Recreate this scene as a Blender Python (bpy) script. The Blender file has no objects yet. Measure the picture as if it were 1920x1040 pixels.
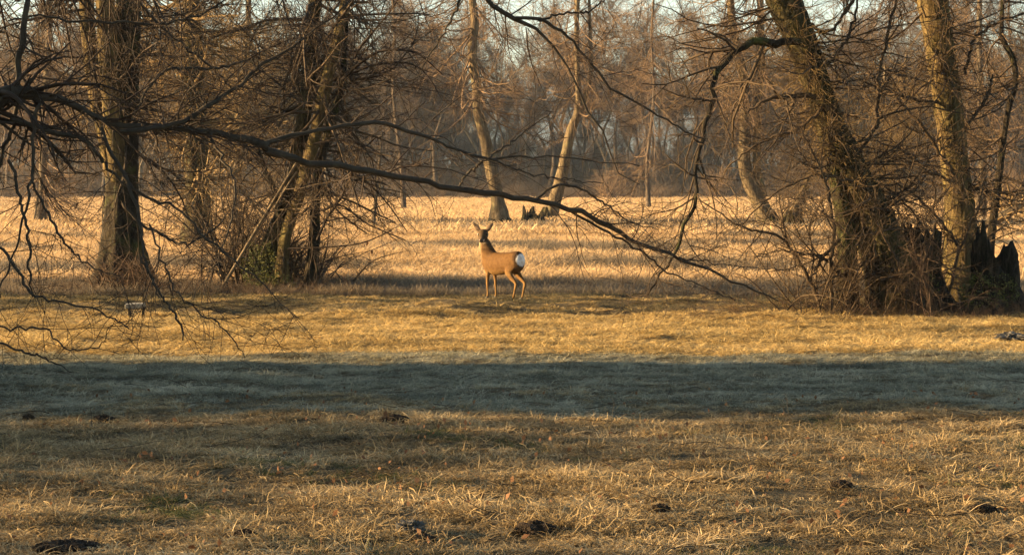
import bpy, bmesh, math, random
import numpy as np
from mathutils import Vector, Matrix, Euler
R_ = math.radians
S = bpy.context.scene
COL = S.collection
rng = np.random.default_rng(7)
random.seed(7)

# ------------------------------------------------------------------ camera, sky, sun, exposure
F = 3500.0            # focal length in pixels of a 1920 wide picture
HC = 1.7              # eye height
PITCH = math.atan(175.0 / F)
cam_d = bpy.data.cameras.new('camera'); cam = bpy.data.objects.new('camera', cam_d); COL.objects.link(cam)
cam_d.sensor_width = 36.0; cam_d.lens = 36.0 * F / 1920.0
cam_d.clip_start = 0.1; cam_d.clip_end = 6000
cam.location = (0, 0, HC); cam.rotation_euler = (math.pi / 2 - PITCH, 0, 0)
S.camera = cam
SUN_EL, SUN_AZ = 11.0, 270.0          # azimuth clockwise from +Y: the sun stands straight to the left
w = bpy.data.worlds.new('World'); S.world = w; w.use_nodes = True
wn = w.node_tree.nodes; wl = w.node_tree.links
for n in list(wn): wn.remove(n)
wo = wn.new('ShaderNodeOutputWorld'); wb = wn.new('ShaderNodeBackground'); ws = wn.new('ShaderNodeTexSky')
ws.sky_type = 'NISHITA'; ws.sun_disc = False
ws.sun_elevation = R_(SUN_EL); ws.sun_rotation = R_(SUN_AZ)
ws.air_density = 1.0; ws.dust_density = 0.4; ws.ozone_density = 1.0
wb.inputs['Strength'].default_value = 0.052
wl.new(ws.outputs[0], wb.inputs[0]); wl.new(wb.outputs[0], wo.inputs[0])
sd = bpy.data.lights.new('sun', 'SUN'); sd.energy = 5.0; sd.angle = R_(0.5); sd.color = (1.0, 0.69, 0.34)
sun = bpy.data.objects.new('sun', sd); COL.objects.link(sun)
saz, sel = R_(SUN_AZ), R_(SUN_EL)
SUNV = Vector((math.sin(saz) * math.cos(sel), math.cos(saz) * math.cos(sel), math.sin(sel)))
sun.rotation_euler = SUNV.to_track_quat('Z', 'Y').to_euler()
sun.location = (-30, -5, 20)
S.view_settings.view_transform = 'Standard'; S.view_settings.look = 'None'
S.view_settings.gamma = 1.0; S.view_settings.use_curve_mapping = False
S.view_settings.exposure = 2.48
S.cycles.max_bounces = 5; S.cycles.diffuse_bounces = 3; S.cycles.volume_bounces = 1; S.cycles.transmission_bounces = 2

cp, sp = math.cos(PITCH), math.sin(PITCH)
def at(px, py, Y):
    """world point seen at photo pixel (px, py) at distance Y in front of the camera"""
    u = (px - 960.0) / F; v = (520.0 - py) / F
    dy = cp + v * sp; dz = -sp + v * cp
    t = Y / dy
    return np.array((u * t, Y, HC + dz * t))

# ------------------------------------------------------------------ terrain height
def gh(x, y):
    x = np.asarray(x, float); y = np.asarray(y, float)
    n = (np.sin(x * 1.3 + 0.7 * np.sin(y * 0.9)) * np.cos(y * 1.1 + 1.0) + 0.6 * np.sin(x * 2.9 + y * 2.3) * np.cos(y * 3.1 - x * 1.1)
         + 0.4 * np.sin(x * 6.1 - y * 4.3 + 2) * np.sin(y * 7.7 + x * 2.0))
    amp = 0.024 + 0.0 * y
    hum = np.exp(-((y - 25.3) / 1.5) ** 2)                                   # hummocks in front of the deer
    amp = amp + 0.05 * hum
    bank = 0.04 * np.exp(-((y - 25.6) / 1.3) ** 2) - 0.10 * np.exp(-((y - 30.8) / 1.6) ** 2) 
    clear = np.clip(1 - np.hypot(x + 0.1, y - 27.6) / 1.2, 0, 1)
    return (n * amp + bank) * (1 - clear) + 0.35 * np.clip((y - 60) / 180, 0, 1) ** 2 * np.sin(x * 0.02) * 0

def at_ground(px, Y):
    x = (px - 960.0) / F * Y * 1.0
    x = at(px, 400, Y)[0]
    return np.array((x, Y, float(gh(x, Y))))

# ------------------------------------------------------------------ materials
def new_mat(name, rough=0.9, spec=0.2):
    m = bpy.data.materials.new(name); m.use_nodes = True
    nt = m.node_tree; nt.nodes.clear()
    o = nt.nodes.new('ShaderNodeOutputMaterial'); b = nt.nodes.new('ShaderNodeBsdfPrincipled')
    b.inputs['Roughness'].default_value = rough; b.inputs['Specular IOR Level'].default_value = spec
    nt.links.new(b.outputs[0], o.inputs[0])
    return m, nt, b, o
def noise(nt, vec, scale, detail=4, rough=0.6, dist=0.0):
    n = nt.nodes.new('ShaderNodeTexNoise'); n.inputs['Scale'].default_value = scale
    n.inputs['Detail'].default_value = detail; n.inputs['Roughness'].default_value = rough; n.inputs['Distortion'].default_value = dist
    nt.links.new(vec, n.inputs['Vector']); return n.outputs[0]
def ramp(nt, fac, stops):
    r = nt.nodes.new('ShaderNodeValToRGB'); e = r.color_ramp.elements
    while len(e) < len(stops): e.new(0.5)
    for k, (p, c) in enumerate(stops):
        e[k].position = p; e[k].color = (*c, 1)
    nt.links.new(fac, r.inputs[0]); return r.outputs[0]
def mix(nt, fac, a, b, mode='MIX'):
    m = nt.nodes.new('ShaderNodeMix'); m.data_type = 'RGBA'; m.blend_type = mode
    if isinstance(fac, float): m.inputs[0].default_value = fac
    else: nt.links.new(fac, m.inputs[0])
    for s, v in ((6, a), (7, b)):
        if isinstance(v, tuple): m.inputs[s].default_value = (*v, 1)
        else: nt.links.new(v, m.inputs[s])
    return m.outputs[2]
def math_(nt, op, a, b=None, c=None):
    m = nt.nodes.new('ShaderNodeMath'); m.operation = op
    for k, v in enumerate((a, b, c)):
        if v is None: continue
        if isinstance(v, (int, float)): m.inputs[k].default_value = v
        else: nt.links.new(v, m.inputs[k])
    return m.outputs[0]
def mrange(nt, v, a, b, lo=0.0, hi=1.0):
    m = nt.nodes.new('ShaderNodeMapRange'); m.inputs[1].default_value = a; m.inputs[2].default_value = b
    m.inputs[3].default_value = lo; m.inputs[4].default_value = hi
    nt.links.new(v, m.inputs[0]); return m.outputs[0]
def pos(nt): return nt.nodes.new('ShaderNodeNewGeometry').outputs['Position']
def scaled(nt, v, s):
    m = nt.nodes.new('ShaderNodeMapping'); m.inputs['Scale'].default_value = s; nt.links.new(v, m.inputs[0]); return m.outputs[0]
def bump(nt, b, h, strength=0.5, dist=0.02):
    n = nt.nodes.new('ShaderNodeBump'); n.inputs['Strength'].default_value = strength; n.inputs['Distance'].default_value = dist
    nt.links.new(h, n.inputs['Height']); nt.links.new(n.outputs[0], b.inputs['Normal'])

def bark_mat(name, dark, mid, light, moss=(0.10, 0.11, 0.03), mossy=0.35, scale=1.0):
    m, nt, b, o = new_mat(name, 0.92, 0.15)
    p = pos(nt)
    furrow = noise(nt, scaled(nt, p, (14 * scale, 14 * scale, 2.6 * scale)), 1.0, 6, 0.7, 0.6)
    patch = noise(nt, p, 2.3 * scale, 5, 0.65)
    fine = noise(nt, p, 40 * scale, 3, 0.6)
    c = ramp(nt, furrow, [(0.30, dark), (0.50, mid), (0.72, light)])
    c = mix(nt, mrange(nt, patch, 0.62 - mossy * 0.3, 0.75, 0, 0.75), c, moss)
    c = mix(nt, mrange(nt, fine, 0.55, 0.75, 0, 0.35), c, light)
    nt.links.new(c, b.inputs['Base Color'])
    bump(nt, b, furrow, 1.0, 0.05 / scale)
    return m
def twig_mat(name, a, c_, k=1.5):
    m, nt, b, o = new_mat(name, 0.8, 0.25)
    p = pos(nt)
    c = ramp(nt, noise(nt, p, k, 4, 0.7), [(0.3, a), (0.7, c_)])
    nt.links.new(c, b.inputs['Base Color']); return m
M = {}
M['bark'] = bark_mat('grey_brown_bark', (0.006, 0.005, 0.004), (0.020, 0.015, 0.009), (0.070, 0.052, 0.029))  # darkened to stand in for shade on the big left trunk
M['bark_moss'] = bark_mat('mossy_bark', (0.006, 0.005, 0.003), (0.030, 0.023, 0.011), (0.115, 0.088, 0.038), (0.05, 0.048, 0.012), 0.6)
M['bark_warm'] = bark_mat('sunlit_ochre_bark', (0.012, 0.008, 0.004), (0.085, 0.058, 0.024), (0.24, 0.17, 0.07), (0.10, 0.09, 0.028), 0.5)  # warm sunlight put into the bark colour of the lit stems
M['bark_pale'] = bark_mat('pale_back_tree_bark', (0.03, 0.021, 0.012), (0.11, 0.080, 0.046), (0.25, 0.19, 0.11), (0.14, 0.13, 0.06), 0.2, 0.7)
M['bark_dark'] = bark_mat('dark_wet_bark', (0.005, 0.004, 0.003), (0.020, 0.016, 0.010), (0.085, 0.065, 0.040), (0.03, 0.032, 0.010), 0.3)
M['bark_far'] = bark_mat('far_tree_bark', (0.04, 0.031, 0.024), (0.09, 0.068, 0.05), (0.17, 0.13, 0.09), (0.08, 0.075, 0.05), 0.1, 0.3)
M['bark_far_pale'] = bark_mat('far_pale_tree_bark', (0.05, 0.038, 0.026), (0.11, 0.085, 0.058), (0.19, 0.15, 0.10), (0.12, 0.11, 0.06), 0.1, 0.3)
M['limb_dark'] = twig_mat('dark_limb_bark', (0.018, 0.014, 0.010), (0.055, 0.042, 0.027), 9)
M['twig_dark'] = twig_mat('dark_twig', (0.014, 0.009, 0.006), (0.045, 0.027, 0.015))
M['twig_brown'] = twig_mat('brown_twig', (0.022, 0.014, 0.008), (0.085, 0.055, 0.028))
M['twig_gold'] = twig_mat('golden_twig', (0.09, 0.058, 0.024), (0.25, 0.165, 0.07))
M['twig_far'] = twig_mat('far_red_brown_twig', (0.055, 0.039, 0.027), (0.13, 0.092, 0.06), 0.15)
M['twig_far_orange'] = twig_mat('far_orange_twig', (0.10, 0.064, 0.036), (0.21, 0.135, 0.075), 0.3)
M['twig_litter'] = twig_mat('bramble_stem', (0.035, 0.020, 0.012), (0.13, 0.08, 0.045), 3)
M['pale_wood'] = twig_mat('bare_pale_wood', (0.08, 0.055, 0.03), (0.20, 0.145, 0.08), 12)

def leafy(name, stops, nscale=1.2, trans=0.35, attr='tone', rough=0.75):
    m, nt, b, o = new_mat(name, rough, 0.25)
    oi = nt.nodes.new('ShaderNodeObjectInfo'); at_ = nt.nodes.new('ShaderNodeAttribute'); at_.attribute_name = attr
    p = pos(nt)
    big = noise(nt, scaled(nt, p, (0.5, 1.0, 0.2)), nscale, 4, 0.65)
    f = math_(nt, 'ADD', math_(nt, 'MULTIPLY', big, 1.25), math_(nt, 'MULTIPLY', oi.outputs['Random'], 0.30))
    f = math_(nt, 'ADD', f, math_(nt, 'MULTIPLY', at_.outputs['Fac'], 0.40))
    f = math_(nt, 'SUBTRACT', f, 0.48)
    c = ramp(nt, f, stops)
    nt.links.new(c, b.inputs['Base Color'])
    t = nt.nodes.new('ShaderNodeBsdfTranslucent'); nt.links.new(c, t.inputs['Color'])
    ms = nt.nodes.new('ShaderNodeMixShader'); ms.inputs[0].default_value = trans
    nt.links.new(b.outputs[0], ms.inputs[1]); nt.links.new(t.outputs[0], ms.inputs[2]); nt.links.new(ms.outputs[0], o.inputs[0])
    return m
M['grass_near'] = leafy('matted_dry_grass', [(0.10, (0.060, 0.044, 0.021)), (0.36, (0.22, 0.155, 0.073)), (0.62, (0.48, 0.34, 0.16)), (0.95, (0.78, 0.60, 0.34))], 1.6)
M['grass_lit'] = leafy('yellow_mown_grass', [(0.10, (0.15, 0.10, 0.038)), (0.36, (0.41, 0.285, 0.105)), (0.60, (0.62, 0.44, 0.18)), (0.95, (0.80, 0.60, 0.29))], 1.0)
M['grass_shade'] = leafy('shade_tinted_short_grass', [(0.10, (0.06, 0.058, 0.042)), (0.36, (0.21, 0.20, 0.13)), (0.60, (0.42, 0.38, 0.25)), (0.95, (0.72, 0.62, 0.42))], 1.6)  # cool tint of the shadow band put into the blade colour
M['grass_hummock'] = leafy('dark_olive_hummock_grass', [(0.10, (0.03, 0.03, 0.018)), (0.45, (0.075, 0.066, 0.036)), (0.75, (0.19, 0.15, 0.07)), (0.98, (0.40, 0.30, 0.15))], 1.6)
M['grass_sedge'] = leafy('grey_brown_sedge', [(0.10, (0.085, 0.075, 0.055)), (0.45, (0.17, 0.14, 0.10)), (0.75, (0.27, 0.20, 0.125)), (0.98, (0.42, 0.31, 0.19))], 0.9)
M['grass_far'] = leafy('orange_dry_field_grass', [(0.08, (0.16, 0.10, 0.05)), (0.33, (0.42, 0.28, 0.135)), (0.56, (0.66, 0.45, 0.23)), (0.92, (0.82, 0.61, 0.35))], 0.45)
M['leaf_ever'] = leafy('dark_evergreen_leaf', [(0.2, (0.03, 0.045, 0.015)), (0.8, (0.07, 0.09, 0.03))], 1.0, 0.15)
M['leaf_dead'] = leafy('dead_curled_leaf', [(0.2, (0.10, 0.045, 0.02)), (0.8, (0.30, 0.15, 0.07))], 3.0, 0.3)
M['moss'] = leafy('olive_moss', [(0.2, (0.045, 0.048, 0.014)), (0.8, (0.17, 0.165, 0.035))], 3.0, 0.1)

def ground_material():
    m, nt, b, o = new_mat('thatch_and_soil', 0.95, 0.1)
    p = pos(nt)
    sep = nt.nodes.new('ShaderNodeSeparateXYZ'); nt.links.new(p, sep.inputs[0])
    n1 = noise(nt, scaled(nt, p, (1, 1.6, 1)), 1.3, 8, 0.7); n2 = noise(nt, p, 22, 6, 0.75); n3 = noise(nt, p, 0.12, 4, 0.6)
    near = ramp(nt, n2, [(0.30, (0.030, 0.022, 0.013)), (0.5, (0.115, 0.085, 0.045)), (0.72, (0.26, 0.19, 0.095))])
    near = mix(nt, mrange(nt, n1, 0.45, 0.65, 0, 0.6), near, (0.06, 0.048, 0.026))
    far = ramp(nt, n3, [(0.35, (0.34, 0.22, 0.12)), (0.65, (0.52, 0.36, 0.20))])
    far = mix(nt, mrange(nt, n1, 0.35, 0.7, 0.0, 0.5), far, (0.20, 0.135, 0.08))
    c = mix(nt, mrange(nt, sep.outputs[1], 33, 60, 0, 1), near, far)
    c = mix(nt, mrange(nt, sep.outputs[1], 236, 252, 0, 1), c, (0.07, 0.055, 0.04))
    nt.links.new(c, b.inputs['Base Color']); bump(nt, b, n2, 0.8, 0.04)
    return m
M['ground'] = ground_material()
def plain(name, stops, k, rough=0.9, bs=0.5, spec=0.15):
    m, nt, b, o = new_mat(name, rough, spec); p = pos(nt); n = noise(nt, p, k, 6, 0.7)
    nt.links.new(ramp(nt, n, stops), b.inputs['Base Color']); bump(nt, b, n, bs, 0.02); return m
M['soil'] = plain('dark_damp_soil', [(0.3, (0.010, 0.007, 0.005)), (0.7, (0.045, 0.030, 0.018))], 30, 0.85, 1.0)
M['stone'] = plain('grey_stone', [(0.3, (0.035, 0.033, 0.03)), (0.7, (0.13, 0.12, 0.105))], 18, 0.85, 0.7)
M['hill'] = plain('far_wooded_slope', [(0.35, (0.022, 0.032, 0.032)), (0.65, (0.045, 0.055, 0.05))], 0.02, 0.95, 0)
M['white_board'] = plain('weathered_white_board', [(0.3, (0.13, 0.12, 0.095)), (0.7, (0.36, 0.33, 0.27))], 14, 0.8, 0.3)

# ------------------------------------------------------------------ mesh helpers
def tag(o, label=None, cat=None, group=None, kind=None):
    if label: o['label'] = label
    if cat: o['category'] = cat
    if group: o['group'] = group
    if kind: o['kind'] = kind
    return o
def empty(name, loc, label=None, cat=None, group=None, rz=0.0):
    e = bpy.data.objects.new(name, None); COL.objects.link(e); e.location = loc; e.rotation_euler = (0, 0, rz); e.empty_display_size = 0.2
    return tag(e, label, cat, group)
def mesh_np(name, V, Fc, mat, smooth=True, attr=None):
    """V (n,3), Fc (m,k) ints"""
    me = bpy.data.meshes.new(name); V = np.ascontiguousarray(V, np.float32); Fc = np.ascontiguousarray(Fc, np.int32)
    me.vertices.add(len(V)); me.vertices.foreach_set('co', V.ravel())
    k = Fc.shape[1]; me.loops.add(Fc.size); me.loops.foreach_set('vertex_index', Fc.ravel())
    me.polygons.add(len(Fc)); me.polygons.foreach_set('loop_start', np.arange(0, Fc.size, k, dtype=np.int32))
    try: me.polygons.foreach_set('loop_total', np.full(len(Fc), k, np.int32))
    except Exception: pass
    if smooth: me.polygons.foreach_set('use_smooth', np.ones(len(Fc), bool))
    if attr is not None:
        a = me.attributes.new('tone', 'FLOAT', 'POINT'); a.data.foreach_set('value', np.ascontiguousarray(attr, np.float32))
    me.update(calc_edges=True); me.materials.append(mat)
    return me
def put(name, me, parent=None, kind=None, label=None):
    o = bpy.data.objects.new(name, me); COL.objects.link(o)
    if parent is not None:
        o.parent = parent; 
    if kind: o['kind'] = kind
    if label: o['label'] = label
    return o

def nrm(v): return v / np.maximum(np.linalg.norm(v, axis=-1, keepdims=True), 1e-9)
def tubes(P, Rr, sides=3, rough=0.0):
    """P (N,K,3), Rr (N,K) -> verts, quads"""
    N, K, _ = P.shape
    T = np.empty_like(P); T[:, 1:-1] = P[:, 2:] - P[:, :-2]; T[:, 0] = P[:, 1] - P[:, 0]; T[:, -1] = P[:, -1] - P[:, -2]
    T = nrm(T)
    ref = np.zeros((N, 1, 3)); mean = nrm(P[:, -1] - P[:, 0])
    ax = np.argmin(np.abs(mean), axis=1); ref[np.arange(N), 0, ax] = 1.0
    A = nrm(np.cross(T, ref)); B = np.cross(T, A)
    th = np.arange(sides) * 2 * math.pi / sides
    rr = Rr[:, :, None] * np.ones(sides)
    if rough > 0:
        ridge = rng.normal(0, rough, (N, 1, sides)) + rng.normal(0, rough * 0.45, (N, K, sides))
        rr = rr * (1 + ridge)
    V = P[:, :, None, :] + (A[:, :, None, :] * np.cos(th)[None, None, :, None] + B[:, :, None, :] * np.sin(th)[None, None, :, None]) * rr[..., None]
    idx = np.arange(N * K * sides).reshape(N, K, sides)
    a = idx[:, :-1, :]; b = np.roll(a, -1, axis=2); c = idx[:, 1:, :]; d = np.roll(c, -1, axis=2)
    Q = np.stack([a, b, d, c], axis=-1).reshape(-1, 4)
    return V.reshape(-1, 3), Q
def join(parts):
    Vs, Fs, off = [], [], 0
    for V, Fc in parts:
        Vs.append(V); Fs.append(Fc + off); off += len(V)
    return np.concatenate(Vs), np.concatenate(Fs)

def grow(start, dirs, L, r0, r1, K, wob, grav=0.0, up=0.0):
    N = len(start); P = np.empty((N, K, 3)); P[:, 0] = start; d = nrm(dirs); st = (L / (K - 1))[:, None]
    bend = rng.normal(0, 1, (N, 3)) * wob * 0.6
    for k in range(1, K):
        d = d + bend + rng.normal(0, 1, (N, 3)) * wob
        d[:, 2] += up - grav * k / K
        d = nrm(d); P[:, k] = P[:, k - 1] + d * st
    t = np.linspace(0, 1, K)[None]; Rr = r0[:, None] * (1 - t) + r1[:, None] * t
    return P, Rr
def spawn(P, Rr, n, tmin, tmax, ang, Lr, rr, K, wob, grav=0.0, up=0.0, tip=0.35, weight=None, outward=None, lenfall=0.5, r1min=0.0):
    """n children on random parents; ang (lo,hi) degrees; Lr (lo,hi) metres; rr child radius (fraction of parent's there)"""
    N, K0, _ = P.shape
    if weight is None:
        weight = np.linalg.norm(P[:, -1] - P[:, 0], axis=1) + 1e-3
    pi = rng.choice(N, n, p=weight / weight.sum()); t = rng.uniform(tmin, tmax, n) * (K0 - 1)
    k = np.minimum(t.astype(int), K0 - 2); f = (t - k)[:, None]
    p = P[pi, k] * (1 - f) + P[pi, k + 1] * f; tan = nrm(P[pi, k + 1] - P[pi, k]); r = Rr[pi, k] * (1 - f[:, 0]) + Rr[pi, k + 1] * f[:, 0]
    rnd = rng.normal(0, 1, (n, 3))
    if outward is not None: rnd += outward
    perp = nrm(rnd - tan * np.sum(rnd * tan, axis=1, keepdims=True))
    a = np.radians(rng.uniform(ang[0], ang[1], n))[:, None]
    d = tan * np.cos(a) + perp * np.sin(a)
    L = rng.uniform(Lr[0], Lr[1], n) * (1 - lenfall * t / (K0 - 1))
    r0 = np.maximum(r * rr, r1min)
    return grow(p, d, L, r0, np.maximum(r0 * tip, r1min * 0.6), K, wob, grav, up)

def spline(pts, K):
    """pts list of rows; Catmull-Rom resample of all columns to K samples"""
    A = np.array(pts, float); seg = np.linalg.norm(np.diff(A[:, :3], axis=0), axis=1); s = np.concatenate([[0], np.cumsum(seg)])
    u = np.linspace(0, s[-1], K); out = np.empty((K, A.shape[1]))
    Ap = np.vstack([2 * A[0] - A[1], A, 2 * A[-1] - A[-2]])
    for i, x in enumerate(u):
        k = min(max(np.searchsorted(s, x, side='right') - 1, 0), len(seg) - 1); f = (x - s[k]) / max(seg[k], 1e-9)
        p0, p1, p2, p3 = Ap[k], Ap[k + 1], Ap[k + 2], Ap[k + 3]
        out[i] = 0.5 * ((2 * p1) + (-p0 + p2) * f + (2 * p0 - 5 * p1 + 4 * p2 - p3) * f * f + (-p0 + 3 * p1 - 3 * p2 + p3) * f ** 3)
    return out
def trace(rows, K=24, crook=0.0):
    """rows (px, py, width_px, depth) -> P (1,K,3), R (1,K)"""
    pts = []
    for (px, py, wd, Y) in rows:
        p = at(px, py, Y); pts.append((p[0], p[1], p[2], max(wd, 1) * Y / F / 2))
    A = spline(pts, K)
    if crook > 0:
        n = rng.normal(0, crook, (K, 3)); n[0] = 0; A[:, :3] += n * (0.4 + A[:, 3:4] * 4)
    return A[None, :, :3], np.maximum(A[None, :, 3], 0.0015)
def dep(rows, d0, d1):
    n = len(rows); return [(a, b, c, d0 + (d1 - d0) * i / (n - 1)) for i, (a, b, c) in enumerate(rows)]
def stack(lst):
    K = lst[0][0].shape[1]
    return np.concatenate([a for a, _ in lst]), np.concatenate([b for _, b in lst])

# ------------------------------------------------------------------ the ground, hill, haze
def build_ground():
    ys = np.concatenate([np.linspace(-60, 6, 24), np.linspace(6.4, 36, 240), np.linspace(36.6, 70, 70), np.geomspace(72, 3300, 60)])
    ux = np.concatenate([-np.geomspace(1, 0.02, 60), np.linspace(-0.018, 0.018, 9), np.geomspace(0.02, 1, 60)])
    us = np.concatenate([np.linspace(-1, 1, 161)])
    V = []
    for y in ys:
        hw = 12 + abs(y) * 0.45
        inner = us * hw
        outer = np.geomspace(hw * 1.15, max(hw * 2, 3500), 10)
        x = np.concatenate([-outer[::-1], inner, outer])
        z = gh(x, np.full_like(x, y)) * (np.abs(x) < hw * 1.01)
        V.append(np.stack([x, np.full_like(x, y), z], 1))
    n = len(V[0]); m = len(V); V = np.concatenate(V)
    i = np.arange(m * n).reshape(m, n)
    Q = np.stack([i[:-1, :-1], i[:-1, 1:], i[1:, 1:], i[1:, :-1]], -1).reshape(-1, 4)
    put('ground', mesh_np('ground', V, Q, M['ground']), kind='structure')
build_ground()
def build_hill():
    xs = np.linspace(-3000, 3000, 181); ds = np.linspace(0, 1, 14)
    V = []
    for d in ds:
        y = 2250 + d * 900
        prof = 122 + 46 * np.sin(xs * 0.0016 + 1.3) + 16 * np.sin(xs * 0.0055 + 0.4) + 6 * np.sin(xs * 0.0185) + 2.5 * np.sin(xs * 0.055 + 2)
        z = prof * math.sin(d * math.pi / 2) ** 0.8 - 2
        V.append(np.stack([xs, np.full_like(xs, y) + 40 * np.sin(xs * 0.006), z], 1))
    m, n = len(ds), len(xs); V = np.concatenate(V); i = np.arange(m * n).reshape(m, n)
    Q = np.stack([i[:-1, :-1], i[:-1, 1:], i[1:, 1:], i[1:, :-1]], -1).reshape(-1, 4)
    put('hills', mesh_np('hills', V, Q, M['hill']), kind='structure')
build_hill()
def build_haze():
    bm = bmesh.new(); bmesh.ops.create_cube(bm, size=1.0)
    for v in bm.verts: v.co = ((v.co.x) * 7400, 1600 + v.co.y * 3600, -1.6 + (v.co.z + 0.5) * 205)
    me = bpy.data.meshes.new('haze'); bm.to_mesh(me); bm.free()
    m = bpy.data.materials.new('haze_air'); m.use_nodes = True; nt = m.node_tree; nt.nodes.clear()
    o = nt.nodes.new('ShaderNodeOutputMaterial'); v = nt.nodes.new('ShaderNodeVolumePrincipled')
    v.inputs['Color'].default_value = (0.62, 0.80, 1.0, 1); v.inputs['Density'].default_value = 0.00013; v.inputs['Anisotropy'].default_value = 0.1
    nt.links.new(v.outputs[0], o.inputs['Volume']); me.materials.append(m)
    put('haze', me, kind='stuff')
build_haze()

# ------------------------------------------------------------------ near and middle trees, traced from their outlines
def tree(name, label, cat, base, group=None):
    return empty(name, tuple(base), label, cat, group)
def add_tubes(name, parent, P, Rr, mat, sides=8, rough=0.0, kind=None, label=None):
    V, Q = tubes(P, Rr, sides, rough)
    V = V - np.array(parent.location)[None]
    return put(name, mesh_np(name, V, Q, mat), parent, kind, label)
def add_join(name, parent, lists, mat, kind='stuff', label=None):
    V, Q = join([tubes(P, Rr, s) for (P, Rr, s) in lists])
    V = V - np.array(parent.location)[None]
    return put(name, mesh_np(name, V, Q, mat), parent, kind, label)
def flare(rows): return rows

# --- the big twin trunk at left, 30 m away
base = at_ground(228, 30.3)
LT = tree('bare_tree', 'thick dark trunk with spreading root flare, the largest tree at left, behind the drooping branches', 'tree', base)
P, Rr = trace(dep([(242, -60, 46), (240, 60, 50), (237, 160, 50), (234, 240, 54), (231, 310, 60), (229, 370, 66), (228, 430, 76), (229, 480, 96), (230, 520, 122), (232, 560, 160)], 30.3, 30.3), 60)
add_tubes('trunk', LT, P, Rr * 0.92, M['bark'], 26, 0.11)
P2, R2 = trace(dep([(192, -60, 34), (199, 40, 36), (203, 120, 36), (208, 190, 34), (216, 270, 36), (222, 340, 30)], 30.0, 30.15), 34)
add_tubes('trunk', LT, P2, R2, M['bark_warm'], 16, 0.06, label='second stem, coloured as warmly lit, left of the main trunk')
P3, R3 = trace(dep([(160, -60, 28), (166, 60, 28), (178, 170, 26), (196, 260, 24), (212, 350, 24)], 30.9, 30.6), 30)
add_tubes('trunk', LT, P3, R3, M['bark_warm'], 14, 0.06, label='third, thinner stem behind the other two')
roots = []
for (px, py, w0, dx) in ((180, 545, 20, -0.25), (205, 552, 26, -0.1), (262, 548, 32, 0.1), (290, 560, 22, 0.3), (235, 555, 30, 0.0)):
    roots.append(trace([(228 + (px - 228) * 0.35, 430, 26, 30.2), (228 + (px - 228) * 0.62, 490, 30, 30.1), (px, 535, w0, 29.9), (px + (px - 228) * 0.35, 562, w0 * 0.6, 29.6)], 14))
for Pq, Rq in roots: add_tubes('root', LT, Pq, Rq, M['bark'], 9, 0.08)
st = stack([trace(dep([(242, -60, 20), (240, 60, 22), (237, 160, 20), (231, 400, 20)], 30.3, 30.3), 20), trace(dep([(165, -60, 20), (180, 160, 20), (215, 300, 20)], 30.6, 30.6), 20)])
l1 = spawn(*st, 44, 0.0, 0.75, (45, 100), (1.5, 3.8), 0.28, 9, 0.13, 0.02, 0.05, 0.3)
l2 = spawn(*l1, 420, 0.15, 0.95, (25, 70), (0.6, 1.8), 0.55, 6, 0.16, 0.05, 0, 0.4, r1min=0.003)
l3 = spawn(*l2, 2200, 0.1, 1, (20, 70), (0.25, 0.9), 0.6, 4, 0.16, 0.03, 0, 0.5, r1min=0.0022)
l4 = spawn(*st, 420, 0.0, 1.0, (50, 100), (0.25, 0.9), 0.05, 4, 0.2, 0, 0.05, 0.4, r1min=0.0022)
add_join('crown', LT, [(*l1, 5), (*l2, 4), (*l3, 3)], M['twig_brown'])
add_join('epicormic_shoots', LT, [(*l4, 3)], M['twig_gold'])

# --- gold-lit shaggy tree farther back, left
base = at_ground(371, 52)
BT = tree('bare_tree', 'shaggy golden-lit tree wrapped in fine shoots, in the field right of the big left trunk', 'tree', base)
P, Rr = trace(dep([(358, -60, 30), (362, 60, 34), (366, 180, 38), (370, 300, 42), (372, 400, 50), (371, 462, 74)], 52, 52), 40)
add_tubes('trunk', BT, P, Rr, M['bark_moss'], 14, 0.10)
l1 = spawn(P, Rr, 40, 0.0, 0.75, (40, 95), (2.0, 5.5), 0.22, 8, 0.12, 0.0, 0.06, 0.3)
l2 = spawn(*l1, 420, 0.1, 0.95, (25, 65), (0.8, 2.4), 0.5, 5, 0.16, 0, 0.03, 0.4, r1min=0.006)
l3 = spawn(*l2, 2200, 0.1, 1, (20, 65), (0.4, 1.2), 0.6, 3, 0.15, 0, 0, 0.5, r1min=0.0045)
l4 = spawn(P, Rr, 1500, 0.0, 0.92, (35, 95), (0.3, 1.3), 0.03, 4, 0.2, 0, 0.08, 0.5, r1min=0.005)
add_join('crown', BT, [(*l1, 5), (*l2, 3), (*l3, 3)], M['twig_gold'])
add_join('epicormic_shoots', BT, [(*l4, 3)], M['twig_gold'])

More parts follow.
